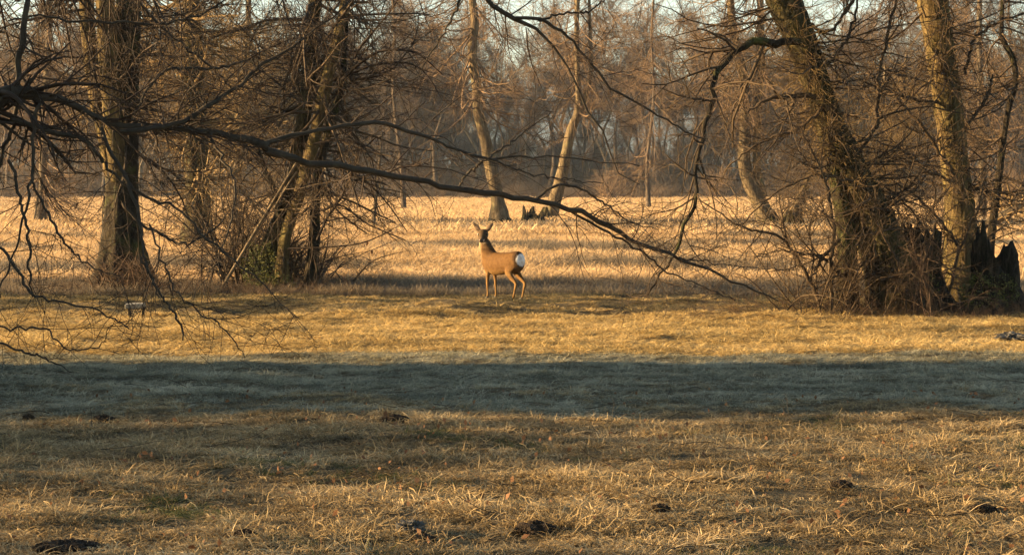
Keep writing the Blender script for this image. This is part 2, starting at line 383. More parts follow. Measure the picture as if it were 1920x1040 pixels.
# --- the multi-stemmed clump left of the deer
base = at_ground(530, 29.8)
CT = tree('bare_tree', 'clump of several leaning stems on a mossy base, left of the deer', 'tree', base)
stems = [
 ([(598, -60, 24), (592, 0, 25), (584, 50, 25), (581, 118, 26), (573, 200, 26), (565, 245, 25), (554, 320, 24), (538, 380, 25), (518, 430, 30), (500, 490, 38), (490, 560, 62)], 30.1, 'bark_moss', None),
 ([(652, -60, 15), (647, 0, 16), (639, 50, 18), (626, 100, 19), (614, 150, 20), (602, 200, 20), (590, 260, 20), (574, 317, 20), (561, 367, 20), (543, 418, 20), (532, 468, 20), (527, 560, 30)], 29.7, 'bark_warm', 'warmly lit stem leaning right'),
 ([(640, 120, 10), (642, 160, 13), (628, 205, 14), (612, 262, 14), (599, 320, 15), (592, 384, 16), (590, 451, 20), (585, 502, 22), (574, 560, 32)], 29.9, 'bark', 'dark stem at the right of the clump'),
 ([(652, -60, 9), (649, 34, 10), (645, 100, 11), (643, 170, 13)], 30.0, 'bark', None),
 ([(484, 279, 8), (497, 320, 9), (513, 355, 10), (525, 420, 12), (528, 480, 14)], 29.9, 'bark', 'short crooked stem'),
]
tr = []
for rows, d, mt, lb in stems:
    P, Rr = trace(dep(rows, d, d + 0.05), 44); add_tubes('trunk', CT, P, Rr, M[mt], 12, 0.07, label=lb)
    tr.append((P, Rr))
for rows in ([(556, 305, 5), (516, 372, 6), (468, 452, 6), (404, 560, 6)], [(556, 322, 4), (535, 355, 4), (513, 392, 4)], [(512, 395, 4), (555, 392, 4), (585, 391, 3)]):
    P, Rr = trace(dep(rows, 29.5, 29.2), 16); add_tubes('leaning_pole', CT, P, Rr, M['pale_wood'] , 6, 0.04)
br = [trace(dep(r, 29.6, 29.0), 16) for r in (
 [(595, 450, 6), (613, 410, 5), (635, 377, 4), (660, 327, 3), (672, 285, 2)],
 [(605, 395, 5), (640, 385, 4), (690, 420, 3), (760, 450, 2)],
 [(540, 466, 4), (620, 463, 3), (680, 455, 3), (735, 432, 2)],
 [(575, 555, 4), (620, 548, 4), (680, 547, 3), (745, 552, 2)],
 [(620, 520, 3), (645, 490, 3), (675, 480, 2), (700, 492, 2)],
 [(642, 150, 7), (680, 115, 6), (720, 95, 5), (780, 100, 3), (830, 140, 2)],
 [(644, 150, 6), (690, 125, 5), (760, 118, 4), (800, 140, 2), (830, 190, 2)],
 [(655, 130, 5), (675, 90, 5), (700, 60, 4), (740, 10, 3), (755, -30, 3)],
 [(590, 270, 5), (640, 262, 4), (700, 280, 3), (745, 320, 2), (775, 365, 1.5)])]
for Pq, Rq in br: add_tubes('branch', CT, Pq, Rq, M['twig_dark'], 5, 0.03)
s44 = stack(tr)
l1 = spawn(*s44, 85, 0.0, 0.62, (35, 95), (1.0, 3.2), 0.30, 9, 0.14, 0.03, 0.03, 0.3)
bb = stack(br)
l2 = spawn(*l1, 700, 0.1, 0.95, (25, 75), (0.5, 1.6), 0.55, 6, 0.17, 0.04, 0, 0.4, r1min=0.003)
l2b = spawn(*bb, 90, 0.2, 0.98, (25, 75), (0.4, 1.1), 0.6, 6, 0.17, 0.05, 0, 0.4, r1min=0.003)
l3 = spawn(np.concatenate([l2[0], l2b[0]]), np.concatenate([l2[1], l2b[1]]), 4400, 0.1, 1, (20, 75), (0.2, 0.8), 0.6, 4, 0.17, 0.03, 0, 0.5, r1min=0.0022)
add_join('crown', CT, [(*l1, 5), (*l2, 4), (*l2b, 3), (*l3, 3)], M['twig_brown'])
def leaf_cloud(n, centre, rad, size, zmin=None, shell=0.5):
    """n small folded leaf quads in an ellipsoid"""
    d = nrm(rng.normal(0, 1, (n, 3))); rr = rng.uniform(shell ** 3, 1, n) ** (1 / 3.0)
    c = np.array(centre) + d * rr[:, None] * np.array(rad) * (1 + 0.16 * np.sin(d[:, :1] * 7 + d[:, 2:] * 5) + 0.1 * np.sin(d[:, 1:2] * 13))
    if zmin is not None: c = c[c[:, 2] > zmin]; n = len(c)
    a = nrm(rng.normal(0, 1, (n, 3))); b = nrm(np.cross(a, rng.normal(0, 1, (n, 3)))); s = rng.uniform(0.5, 1.2, (n, 1)) * size
    V = np.stack([c - a * s, c + b * s * 0.5, c + a * s, c - b * s * 0.5], 1).reshape(-1, 3)
    Q = np.arange(4 * n).reshape(n, 4); tone = np.repeat(rng.uniform(0, 1, n), 4)
    return V, Q, tone
for c, r_ in ((at(487, 520, 29.6), (0.28, 0.35, 0.55)), (at(510, 545, 29.7), (0.36, 0.3, 0.30))):
    V, Q, tone = leaf_cloud(2600, c, r_, 0.022, 0.0, 0.75)
    put('moss_cushion', mesh_np('moss_cushion', V - np.array(CT.location), Q, M['moss'], False, tone), CT, 'stuff')

# --- the overhanging tree whose trunk stands just outside the left edge
base = np.array((-7.3, 17.2, 0.0)); base[2] = gh(base[0], base[1])
OT = tree('bare_tree', 'overhanging tree at the left edge with long dark drooping branches across the view', 'tree', base)
tk = np.array([(-7.3, 17.2, -0.1, 0.55), (-7.28, 17.2, 0.6, 0.36), (-7.2, 17.25, 1.8, 0.30), (-7.1, 17.3, 3.2, 0.28), (-7.1, 17.4, 5.0, 0.24), (-7.0, 17.5, 8.0, 0.17), (-6.9, 17.6, 11.5, 0.05)])
A = spline(tk, 30); add_tubes('trunk', OT, A[None, :, :3], A[None, :, 3], M['bark'], 16, 0.06)
def J(x, y, z):      # a world joint as a trace row of its own
    return (x, y, z)
limbs = {}
def limb(rows, d0, d1, K=30, pre=None, crook=0.012, mat='limb_dark', sides=7, par=None, label=None):
    pts = []
    if pre: pts += [tuple(q) for q in pre]
    for (px, py, wd, Y) in dep(rows, d0, d1):
        p = at(px, py, Y); pts.append((p[0], p[1], p[2], max(wd, 1.2) * Y / F / 2 * (0.86 if par is None else 0.92)))
    A = spline(pts, K); n = rng.normal(0, crook, (K, 3)); n[0] = 0; A[:, :3] += n
    P, Rr = A[None, :, :3], np.maximum(A[None, :, 3], 0.003)
    add_tubes('branch', par or OT, P, Rr, M[mat], sides, 0.06, label=label)
    return P, Rr
K = 30
b_big = [
 limb([(-60, 205, 52), (0, 178, 38), (40, 168, 36), (72, 182, 25), (110, 187, 18), (150, 202, 17), (190, 226, 16), (235, 238, 18), (300, 238, 16), (380, 243, 14), (440, 257, 17), (500, 272, 21)], 17.2, 19.0, pre=[(-7.12, 17.3, 2.45, 0.16)], label='thickest limb, entering from the left edge'),
 limb([(498, 282, 20), (560, 302, 15), (640, 313, 14), (720, 327, 13), (800, 344, 12), (870, 356, 13), (960, 370, 12), (1040, 382, 11), (1100, 402, 10), (1130, 420, 11), (1200, 455, 9), (1290, 490, 7), (1380, 530, 5), (1460, 567, 3)], 19.0, 22.0, 40, label='long limb sagging to the right in front of the deer field'),
 limb([(495, 270, 14), (560, 250, 9), (620, 238, 9), (700, 230, 10), (740, 236, 9), (800, 256, 8), (860, 281, 7), (912, 298, 7), (1000, 292, 4), (1100, 300, 3), (1200, 312, 2)], 19.0, 21.0),
 limb([(225, 246, 12), (300, 237, 12), (350, 225, 12), (400, 195, 12), (440, 165, 9), (480, 130, 8), (530, 100, 7), (570, 72, 5), (640, 20, 4), (665, -20, 3)], 18.2, 19.5),
]
b_mid = [limb(r, a, b, crook=0.010) for r, a, b in (
 ([(1005, 373, 6), (1035, 352, 6), (1065, 346, 6), (1100, 360, 5), (1140, 385, 4), (1180, 415, 3), (1230, 430, 2)], 20.6, 21.2),
 ([(1060, 390, 6), (1130, 430, 6), (1200, 470, 5), (1240, 502, 4), (1300, 530, 3), (1380, 562, 2)], 20.8, 21.8),
 ([(1190, 452, 4), (1260, 480, 4), (1320, 490, 3), (1400, 500, 2), (1480, 506, 2)], 21.2, 21.6),
 ([(912, 298, 5), (890, 315, 5), (870, 335, 5), (858, 354, 5)], 20.0, 20.2),
 ([(915, 298, 5), (960, 265, 4), (1000, 235, 3), (1040, 205, 2)], 20.1, 20.6),
 ([(925, 300, 5), (990, 325, 4), (1060, 335, 3), (1130, 345, 2)], 20.1, 20.6),
 ([(15, 40, 4), (60, 32, 5), (175, 42, 6), (250, 43, 6), (320, 43, 5), (400, 15, 4), (450, -20, 3)], 18, 18.6),
 ([(258, 200, 5), (290, 150, 6), (322, 130, 6), (400, 128, 6), (440, 122, 5), (480, 103, 4)], 18.5, 19),
 ([(255, -30, 6), (270, 15, 6), (290, 40, 6), (350, 90, 5), (405, 135, 5), (437, 170, 4)], 18.5, 19),
 ([(58, -60, 12), (50, 0, 12), (40, 70, 14), (34, 140, 13), (30, 200, 10), (12, 270, 9), (-10, 320, 7)], 17.6, 17.6),
 ([(20, 225, 9), (80, 242, 10), (150, 260, 10), (182, 290, 8), (212, 325, 6), (250, 360, 4)], 17.4, 18),
 ([(60, 330, 5), (71, 362, 6), (103, 426, 6), (121, 455, 5), (153, 487, 4), (189, 508, 3), (230, 520, 2)], 17.4, 17.0),
 ([(15, 300, 7), (36, 366, 7), (53, 437, 6), (55, 522, 5), (62, 560, 2)], 17.2, 17.0),
 ([(-30, 420, 7), (0, 462, 7), (36, 511, 7), (57, 551, 6), (107, 565, 5), (185, 583, 4), (242, 616, 3)], 17.0, 16.6),
 ([(-30, 610, 4), (0, 615, 4), (60, 613, 4), (89, 622, 4), (132, 654, 3), (171, 654, 3), (200, 640, 2)], 16.6, 16.2),
 ([(-30, 630, 5), (0, 643, 5), (53, 661, 5), (82, 672, 4), (114, 686, 3), (135, 698, 2)], 16.4, 16.2),
 ([(230, 380, 6), (263, 419, 6), (313, 444, 6), (342, 458, 5), (384, 440, 4), (430, 400, 3)], 18, 18),
 ([(230, 330, 7), (270, 366, 7), (331, 390, 6), (388, 447, 6), (445, 494, 5), (480, 522, 4), (520, 560, 3), (560, 600, 2)], 17.6, 17.6),
 ([(265, 480, 5), (295, 543, 5), (313, 568, 5), (338, 608, 5), (347, 640, 3)], 17.2, 17),
 ([(280, 420, 5), (313, 508, 5), (342, 558, 4), (409, 608, 4), (438, 636, 3), (463, 668, 2)], 17.2, 17),
 ([(190, 240, 10), (210, 290, 8), (240, 340, 8), (262, 420, 7), (270, 480, 5), (300, 560, 3)], 17.8, 17.3),
 ([(75, 195, 8), (60, 250, 8), (62, 330, 7), (40, 420, 5), (10, 520, 4), (-10, 580, 3)], 17.4, 17.0),
 ([(395, 250, 7), (420, 300, 6), (440, 350, 5), (430, 420, 4), (400, 500, 3), (360, 560, 2)], 18.6, 18),
)]
U0 = [(-7.1, 17.4, 5.0, 0.15), (-5.2, 18.0, 6.3, 0.12), (-3.0, 19.4, 6.2, 0.10), (-1.4, 20.4, 5.2, 0.07)]
b_up = [
 limb([(880, -60, 12), (905, 0, 10), (930, 20, 11), (960, 33, 11), (990, 45, 9), (1020, 65, 7), (1045, 95, 6), (1065, 130, 5), (1080, 160, 5), (1100, 200, 5), (1112, 230, 4), (1140, 258, 4), (1148, 290, 4), (1165, 330, 3), (1200, 350, 2)], 21, 21.5, 44, pre=U0, label='upper limb arching in over the top edge'),
 limb([(965, 34, 7), (1010, 38, 8), (1050, 55, 7), (1080, 85, 6), (1110, 125, 6), (1160, 177, 5), (1200, 195, 5), (1250, 228, 4), (1290, 250, 4), (1325, 264, 3)], 21.1, 21.8),
 limb([(1010, 38, 6), (1050, 27, 5), (1095, 24, 5), (1120, 10, 4), (1160, -15, 3)], 21.1, 21.4),
 limb([(890, -40, 8), (860, 10, 6), (835, 60, 4), (800, 110, 3), (770, 170, 2)], 21, 21),
]
allb = []
for P, Rr in b_big + b_mid + b_up:
    # resample to a common count
    Kp = P.shape[1]; ii = np.linspace(0, Kp - 1, 24).round().astype(int); allb.append((P[:, ii], Rr[:, ii]))
B_ = stack(allb)
nb = len(b_big); nm = len(b_mid)
wt = np.linalg.norm(np.diff(B_[0], axis=1), axis=2).sum(1); wt[0] *= 1.6; wt[1] *= 0.55; wt[2] *= 0.9; wt[nb + nm:] *= 0.55
l1 = spawn(*B_, 300, 0.12, 1.0, (25, 75), (0.5, 1.6), 0.32, 9, 0.10, 0.09, 0, 0.35, weight=wt, r1min=0.0035)
l2 = spawn(*l1, 1250, 0.1, 1.0, (25, 70), (0.25, 0.9), 0.6, 6, 0.15, 0.06, 0, 0.4, r1min=0.0026)
l2b = spawn(*B_, 300, 0.1, 1.0, (35, 85), (0.2, 0.7), 0.3, 6, 0.16, 0.05, 0, 0.4, weight=wt, r1min=0.0026)
l3 = spawn(*l2, 3000, 0.1, 1.0, (25, 70), (0.12, 0.5), 0.7, 4, 0.15, 0.03, 0, 0.5, r1min=0.0019)
def off_ground(Pl):
    P, Rr = Pl; g = gh(P[..., 0], P[..., 1]) + 0.05; ok = (P[..., 2] > g).all(1); return P[ok], Rr[ok]
def clear_deer(Pl):
    P, Rr = off_ground(Pl); px = 960 + P[..., 0] / P[..., 1] * F; bad = ((px > 855) & (px < 1010) & (P[..., 2] < HC - 0.010 * P[..., 1])).any(1); return P[~bad], Rr[~bad]
l1, l2, l2b, l3 = map(clear_deer, (l1, l2, l2b, l3))
add_join('crown', OT, [(*l1, 5), (*l2, 4), (*l2b, 3), (*l3, 3)], M['twig_dark'])
def world_limb(par, pts, K=24):
    A = spline(pts, K); A[1:, :3] += rng.normal(0, 0.05, (K - 1, 3)); P, Rr = A[None, :, :3], A[None, :, 3]
    add_tubes('branch', par, P, Rr, M['limb_dark'], 7, 0.06); return P, Rr
def hanging(par, src, n1, n2, n3, mat, L=(0.9, 2.4)):
    s_ = stack(src); a = spawn(*s_, n1, 0.15, 1.0, (40, 100), L, 0.25, 12, 0.09, 0.16, 0, 0.3, r1min=0.005, lenfall=0.2)
    b = spawn(*a, n2, 0.15, 1, (25, 70), (0.3, 1.1), 0.6, 7, 0.14, 0.08, 0, 0.4, r1min=0.0032); c = spawn(*b, n3, 0.1, 1, (25, 70), (0.15, 0.55), 0.7, 4, 0.15, 0.04, 0, 0.5, r1min=0.0022)
    a, b, c = map(clear_deer, (a, b, c)); add_join('hanging_twigs', par, [(*a, 5), (*b, 4), (*c, 3)], mat)
cl = [world_limb(OT, [(-7.1, 17.4, 4.2, .13), (-5.0, 18.2, 4.9, .10), (-2.6, 19.4, 4.5, .07), (-0.4, 20.6, 4.3, .03)]),
      world_limb(OT, [(-7.1, 17.4, 3.8, .12), (-5.8, 19.5, 4.4, .09), (-4.2, 21.8, 4.6, .06), (-2.4, 23.5, 4.8, .03)]),
      world_limb(OT, [(-7.1, 17.4, 3.3, .11), (-5.6, 17.8, 3.9, .08), (-4.0, 18.6, 3.9, .05), (-2.4, 19.6, 3.8, .02)]),
      world_limb(OT, [(-7.0, 17.5, 6.0, .12), (-4.0, 19.0, 6.2, .10), (-0.5, 21.5, 5.6, .07), (2.2, 22.6, 4.9, .03)])]
hanging(OT, cl, 230, 1400, 5200, M['twig_dark'])
# above the frame, the rest of its crown
tp = A[None, 12:, :3], A[None, 12:, 3]
q1 = spawn(*tp, 18, 0.0, 0.95, (40, 80), (2.5, 5), 0.45, 8, 0.1, 0, 0.05, 0.3); q2 = spawn(*q1, 150, 0.15, 1, (25, 65), (0.8, 2), 0.5, 5, 0.15, 0, 0, 0.4, r1min=0.005); q3 = spawn(*q2, 700, 0.1, 1, (20, 65), (0.3, 1), 0.6, 4, 0.15, 0, 0, 0.5, r1min=0.003)
add_join('crown_top', OT, [(*q1, 5), (*q2, 3), (*q3, 3)], M['twig_brown'])
def dead_leaf(parent, p, s, k=0):
    V = np.array([(0, 0, 0), (-.4, .1, -.5), (0, .25, -.55), (.4, .05, -.5), (-.3, .25, -1.1), (0, .45, -1.2), (.3, .2, -1.1), (0, .1, -1.7)]) * s
    rm = np.array(Euler((random.uniform(-.6, .6), random.uniform(-.5, .5), random.uniform(0, 6))).to_matrix())
    V = V @ rm.T + p - np.array(parent.location)
    Fq = np.array([(0, 1, 2, 2), (0, 2, 3, 3), (1, 4, 5, 2), (2, 5, 6, 3), (4, 7, 5, 5), (5, 7, 6, 6)])
    me = bpy.data.meshes.new('dead_leaf'); me.from_pydata([tuple(v) for v in V], [], [tuple(dict.fromkeys(int(i) for i in f)) for f in Fq]); me.materials.append(M['leaf_dead'])
    return put('dead_leaf', me, parent)
for px, py, d, s, par in ((690, 452, 29, .05, CT), (682, 456, 29, .04, CT), (697, 468, 29, .05, CT), (664, 415, 29.2, .045, CT), (146, 380, 17.2, .03, OT), (142, 386, 17.2, .025, OT), (470, 626, 17, .02, OT), (476, 622, 17, .02, OT), (322, 508, 17.1, .025, OT), (345, 425, 17.9, .025, OT), (84, 195, 17.4, .04, OT), (570, 612, 17.4, .02, OT)):
    dead_leaf(par, at(px, py, d), s)

# --- right-hand trees, 25 m away
base = at_ground(1690, 24.6)
T1 = tree('bare_tree', 'big leaning two-stemmed tree with shaggy golden shoots, nearest at right', 'tree', base)
rows = [(1440, -70, 62), (1470, 0, 64), (1487, 40, 62), (1506, 85, 58), (1522, 130, 54), (1540, 180, 52), (1556, 230, 56), (1580, 290, 66), (1606, 350, 76), (1634, 410, 86), (1658, 470, 94), (1672, 530, 102), (1684, 600, 140)]
Pm, Rm = trace(dep(rows, 25.0, 24.7), 64); add_tubes('trunk', T1, Pm, Rm, M['bark_moss'], 22, 0.08)
rows = [(1548, 205, 18), (1556, 260, 24), (1566, 320, 30), (1578, 370, 34), (1587, 430, 36), (1590, 500, 38), (1588, 600, 54)]
Pn, Rn = trace(dep(rows, 24.9, 24.5), 40); add_tubes('trunk', T1, Pn, Rn, M['bark'], 16, 0.08, label='second upright stem at the left of the leaning one')
rows = [(1500, 78, 16), (1465, 78, 17), (1440, 80, 19), (1410, 80, 17), (1385, 95, 13), (1360, 120, 12), (1341, 140, 12), (1337, 165, 11), (1334, 195, 11), (1322, 228, 10), (1314, 270, 9), (1304, 305, 9), (1303, 340, 8), (1308, 365, 8), (1290, 410, 8), (1275, 455, 7), (1256, 490, 6), (1240, 515, 5), (1208, 556, 4)]
bl = [limb(rows, 24.6, 22.8, 40, par=T1, mat='bark', label='long bent branch hanging to the ground at the left of the tree')]
for r, a, b in (([(1560, 185, 16), (1525, 180, 12), (1500, 180, 12), (1462, 182, 10), (1430, 192, 6), (1395, 215, 3)], 24.8, 24.4),
  ([(1545, 600, 9), (1530, 550, 9), (1502, 500, 8), (1476, 452, 6), (1466, 400, 4), (1460, 365, 2)], 24.4, 24.4),
  ([(1500, 497, 6), (1470, 450, 6), (1430, 435, 5), (1385, 425, 4), (1345, 395, 3), (1310, 372, 2)], 24.4, 24.2),
  ([(1578, 520, 8), (1560, 495, 8), (1542, 482, 7), (1510, 477, 5), (1470, 470, 3), (1420, 476, 2)], 24.3, 24.2),
  ([(1575, 448, 8), (1552, 472, 8), (1535, 492, 7), (1520, 520, 5)], 24.3, 24.2),
  ([(1560, 600, 9), (1558, 520, 8), (1562, 440, 8), (1555, 370, 7), (1530, 300, 5), (1500, 240, 3)], 24.2, 24.2),
  ([(1605, 300, 10), (1632, 250, 10), (1643, 232, 11), (1646, 180, 9), (1651, 128, 8), (1672, 35, 6), (1684, -30, 5)], 25.2, 25.2),
  ([(1606, 460, 5), (1625, 425, 5), (1640, 470, 5), (1628, 540, 4), (1634, 595, 4)], 24.1, 24.1),
  ([(1540, 395, 5), (1600, 440, 4), (1680, 430, 4), (1745, 428, 3)], 24.0, 24.0),
  ([(1642, 415, 4), (1668, 460, 5), (1690, 520, 5), (1698, 600, 5)], 23.9, 24.0),
  ([(1760, 410, 4), (1740, 460, 5), (1725, 540, 5), (1716, 600, 5)], 24.0, 24.0),
  ([(1490, 20, 8), (1545, 60, 7), (1590, 20, 6), (1620, -30, 4)], 25, 25),
  ([(1530, 140, 8), (1570, 100, 8), (1600, 40, 6), (1612, -30, 4)], 25, 25.2),
  ([(1545, 200, 7), (1500, 240, 6), (1440, 260, 4), (1380, 300, 3), (1340, 350, 2)], 24.6, 24.2),
  ([(1600, 340, 6), (1540, 330, 5), (1480, 345, 4), (1420, 390, 3), (1380, 440, 2)], 24.4, 24.0)):
    bl.append(limb(r, a, b, 24, par=T1, mat='twig_brown', sides=6))
Bq = stack([(P[:, np.linspace(0, P.shape[1] - 1, 24).round().astype(int)], Rr[:, np.linspace(0, P.shape[1] - 1, 24).round().astype(int)]) for P, Rr in bl])
l1 = spawn(*Bq, 150, 0.1, 1.0, (25, 80), (0.5, 1.6), 0.5, 8, 0.14, 0.03, 0, 0.35, r1min=0.0035)
tm = Pm[:, np.linspace(0, 63, 8).round().astype(int)], Rm[:, np.linspace(0, 63, 8).round().astype(int)] * 0.25
l1b = spawn(*tm, 64, 0.0, 0.85, (45, 100), (0.8, 2.6), 0.3, 8, 0.14, 0.0, 0.03, 0.3, r1min=0.004)
l1 = (np.concatenate([l1[0], l1b[0]]), np.concatenate([l1[1], l1b[1]]))
l2 = spawn(*l1, 900, 0.1, 1.0, (25, 75), (0.3, 1.1), 0.6, 6, 0.17, 0.03, 0, 0.4, r1min=0.003)
l3 = spawn(*l2, 3600, 0.1, 1.0, (20, 75), (0.15, 0.6), 0.7, 4, 0.17, 0.02, 0, 0.5, r1min=0.0021)
l1, l2, l3 = map(off_ground, (l1, l2, l3))
top = Pm[0, 0]
cl = [world_limb(T1, [tuple(top) + (.12,), (top[0] - 1.2, 24.6, top[2] + .5, .08), (top[0] - 2.6, 24.2, top[2] + .3, .05), (top[0] - 3.8, 24, top[2] - .2, .02)]),
      world_limb(T1, [tuple(top) + (.12,), (top[0] + 0.8, 24.4, top[2] + .8, .08), (top[0] + 2.0, 24.0, top[2] + .6, .05), (top[0] + 3.2, 23.8, top[2] + .2, .02)])]
hanging(T1, cl, 70, 480, 1900, M['twig_brown'], (0.8, 2.2))
add_join('crown', T1, [(*l1, 5), (*l2, 4), (*l3, 3)], M['twig_brown'])
e1 = spawn(Pm[:, 14:44], Rm[:, 14:44], 1100, 0.0, 1.0, (30, 110), (0.25, 1.0), 0.02, 5, 0.22, 0.05, 0.06, 0.5, outward=np.array((-0.7, -0.8, 0.2)), r1min=0.0026)
e2 = spawn(Pm, Rm, 700, 0.1, 0.9, (40, 110), (0.2, 0.8), 0.02, 5, 0.22, 0.03, 0.03, 0.5, outward=np.array((-0.2, -0.9, 0.2)), r1min=0.0024)
add_join('epicormic_shoots', T1, [(*e1, 3), (*e2, 3)], M['twig_gold'])

base = at_ground(1797, 26.1)
T4 = tree('bare_tree', 'upright trunk with yellow lit bark, between the leaning tree and the jagged stump', 'tree', base)
rows = [(1735, -70, 56), (1750, 20, 55), (1762, 90, 53), (1772, 160, 51), (1780, 220, 51), (1788, 290, 51), (1796, 360, 52), (1801, 430, 60), (1800, 500, 70), (1795, 545, 84), (1792, 582, 120)]
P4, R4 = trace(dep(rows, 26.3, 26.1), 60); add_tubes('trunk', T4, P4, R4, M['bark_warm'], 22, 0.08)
bl = [limb(r, a, b, 24, par=T4, mat='twig_brown', sides=6) for r, a, b in (
  ([(1765, 195, 8), (1725, 190, 7), (1690, 180, 6), (1650, 165, 4), (1610, 150, 3)], 26.1, 25.7),
  ([(1790, 330, 7), (1750, 265, 7), (1710, 215, 6), (1680, 180, 4), (1655, 150, 3)], 25.9, 25.5),
  ([(1795, 345, 6), (1740, 320, 6), (1690, 280, 5), (1640, 265, 3), (1600, 250, 2)], 25.9, 25.4),
  ([(1808, 245, 7), (1835, 205, 6), (1856, 170, 6), (1860, 140, 4)], 26.1, 26.1),
  ([(1810, 140, 7), (1830, 70, 6), (1870, 45, 5), (1920, 25, 4), (1960, 20, 3)], 26.1, 26.1),
  ([(1800, 470, 6), (1770, 420, 6), (1730, 380, 5), (1690, 350, 4), (1650, 345, 3)], 25.5, 25.1),
  ([(1760, 590, 6), (1765, 520, 6), (1750, 450, 5), (1705, 390, 4), (1660, 350, 3)], 25.2, 25.1),
  ([(1770, 600, 5), (1790, 500, 6), (1830, 400, 5), (1850, 330, 3), (1890, 270, 2)], 25.4, 25.3),
  ([(1745, 20, 9), (1700, -10, 7), (1660, -40, 6)], 26.3, 26.5))]
Bq = stack(bl)
l1 = spawn(*Bq, 90, 0.1, 1.0, (25, 80), (0.5, 1.5), 0.5, 8, 0.14, 0.0, 0, 0.35, r1min=0.0035)
tm = P4[:, np.linspace(0, 59, 8).round().astype(int)], R4[:, np.linspace(0, 59, 8).round().astype(int)] * 0.25
l1b = spawn(*tm, 90, 0.0, 0.9, (45, 100), (0.6, 2.2), 0.3, 8, 0.14, 0.0, 0.03, 0.3, r1min=0.004)
l1 = (np.concatenate([l1[0], l1b[0]]), np.concatenate([l1[1], l1b[1]]))
l2 = spawn(*l1, 700, 0.1, 1.0, (25, 75), (0.3, 1.0), 0.6, 6, 0.17, 0.02, 0, 0.4, r1min=0.003)
l3 = spawn(*l2, 2600, 0.1, 1.0, (20, 75), (0.15, 0.6), 0.7, 4, 0.17, 0.02, 0, 0.5, r1min=0.0021)
l1, l2, l3 = map(off_ground, (l1, l2, l3))
add_join('crown', T4, [(*l1, 5), (*l2, 4), (*l3, 3)], M['twig_brown'])
e1 = spawn(P4, R4, 600, 0.0, 0.95, (40, 110), (0.2, 0.7), 0.02, 5, 0.22, 0.05, 0.04, 0.5, outward=np.array((-0.4, -0.8, 0.2)), r1min=0.0022)
add_join('epicormic_shoots', T4, [(*e1, 3)], M['twig_gold'])

base = at_ground(1856, 27.5)
T5 = tree('bare_tree', 'thin crooked dark stem at the right edge, rising behind the jagged stump', 'tree', base)
P5, R5 = trace(dep([(1884, -60, 8), (1878, 45, 9), (1880, 75, 10), (1893, 97, 11), (1903, 125, 11), (1904, 160, 11), (1893, 197, 11), (1885, 240, 11), (1877, 300, 13), (1867, 380, 15), (1858, 450, 17), (1856, 500, 19), (1856, 560, 24)], 27.5, 27.5), 44)
add_tubes('trunk', T5, P5, R5, M['bark'], 10, 0.06)
l1 = spawn(P5, R5, 26, 0.0, 0.7, (40, 90), (0.8, 2.0), 0.4, 8, 0.14, 0, 0.02, 0.3, r1min=0.004); l2 = spawn(*l1, 180, 0.1, 1, (25, 75), (0.3, 0.9), 0.6, 5, 0.16, 0, 0, 0.4, r1min=0.003); l3 = spawn(*l2, 700, 0.1, 1, (25, 75), (0.15, 0.5), 0.7, 4, 0.16, 0, 0, 0.5, r1min=0.0022)
add_join('crown', T5, [(*l1, 4), (*l2, 3), (*l3, 3)], M['twig_brown'])

# --- jagged hollow stumps
def stump(name, label, cx, cy, rx, ry, hfun, mat, n=44, rings=9, lean=(0, 0), splint=0, par=None, moss=0):
    z0 = float(gh(cx, cy)) - 0.05
    root = par or empty(name, (cx, cy, z0), label, 'tree stump')
    off = np.array((cx, cy, z0)) - np.array(root.location)
    V = []; jag = rng.uniform(-0.12, 0.16, n)
    ridg = 1 + 0.10 * rng.normal(0, 1, n)
    for k in range(rings):
        t = k / (rings - 1)
        for j in range(n):
            a = 2 * math.pi * j / n; h = (hfun(a) * (1 + jag[j])) * t
            rr = (1.0 - 0.42 * min(1, t * 1.8) ** 0.8 + 0.35 * max(0, 0.18 - t) / 0.18) * ridg[j] * (1 + rng.normal(0, 0.025))
            V.append((rx * rr * math.cos(a) + lean[0] * h, ry * rr * math.sin(a) + lean[1] * h, h))
    for k in range(4):                                   # hollow inside
        t = k / 3
        for j in range(n):
            a = 2 * math.pi * j / n; h = hfun(a) * (1 + jag[j]); hh = h * (1 - t * 0.75)
            V.append((rx * 0.48 * (1 - 0.15 * t) * ridg[j] * math.cos(a) + lean[0] * hh, ry * 0.48 * (1 - .15 * t) * ridg[j] * math.sin(a) + lean[1] * hh, hh - 0.02))
    V = np.array(V) + off; tot = rings + 4
    i = np.arange(tot * n).reshape(tot, n); a = i[:-1]; b = np.roll(a, -1, 1); c = i[1:]; d = np.roll(c, -1, 1)
    Q = np.stack([a, b, d, c], -1).reshape(-1, 4)
    put('stump_shell', mesh_np('stump_shell', V, Q, mat), root)
    for k in range(splint):
        a = rng.uniform(0, 2 * math.pi); h = hfun(a); p0 = np.array((rx * 0.6 * math.cos(a) + lean[0] * h, ry * 0.6 * math.sin(a) + lean[1] * h, h * 0.6)) + off
        ln = rng.uniform(0.12, 0.38); p1 = p0 + np.array((rng.normal(0.03, 0.04), rng.normal(0, 0.03), ln)); wd = rng.uniform(0.015, 0.04)
        Ps = np.array([[p0, (p0 * 0.5 + p1 * 0.5), p1]]); Rs = np.array([[wd, wd * 0.8, 0.004]])
        Vs, Qs = tubes(Ps, Rs, 5, 0.15); put('splinter', mesh_np('splinter', Vs, Qs, mat), root)
    if moss:
        Vm, Qm, tn = leaf_cloud(moss, off + np.array((-rx * 0.35, -ry * 0.6, 0.28)), (rx * 0.75, ry * 0.55, 0.32), 0.02, -0.02, 0.8)
        put('moss_cushion', mesh_np('moss_cushion', Vm, Qm, M['moss'], False, tn), root, 'stuff')
    return root
c = at_ground(1868, 24.9)
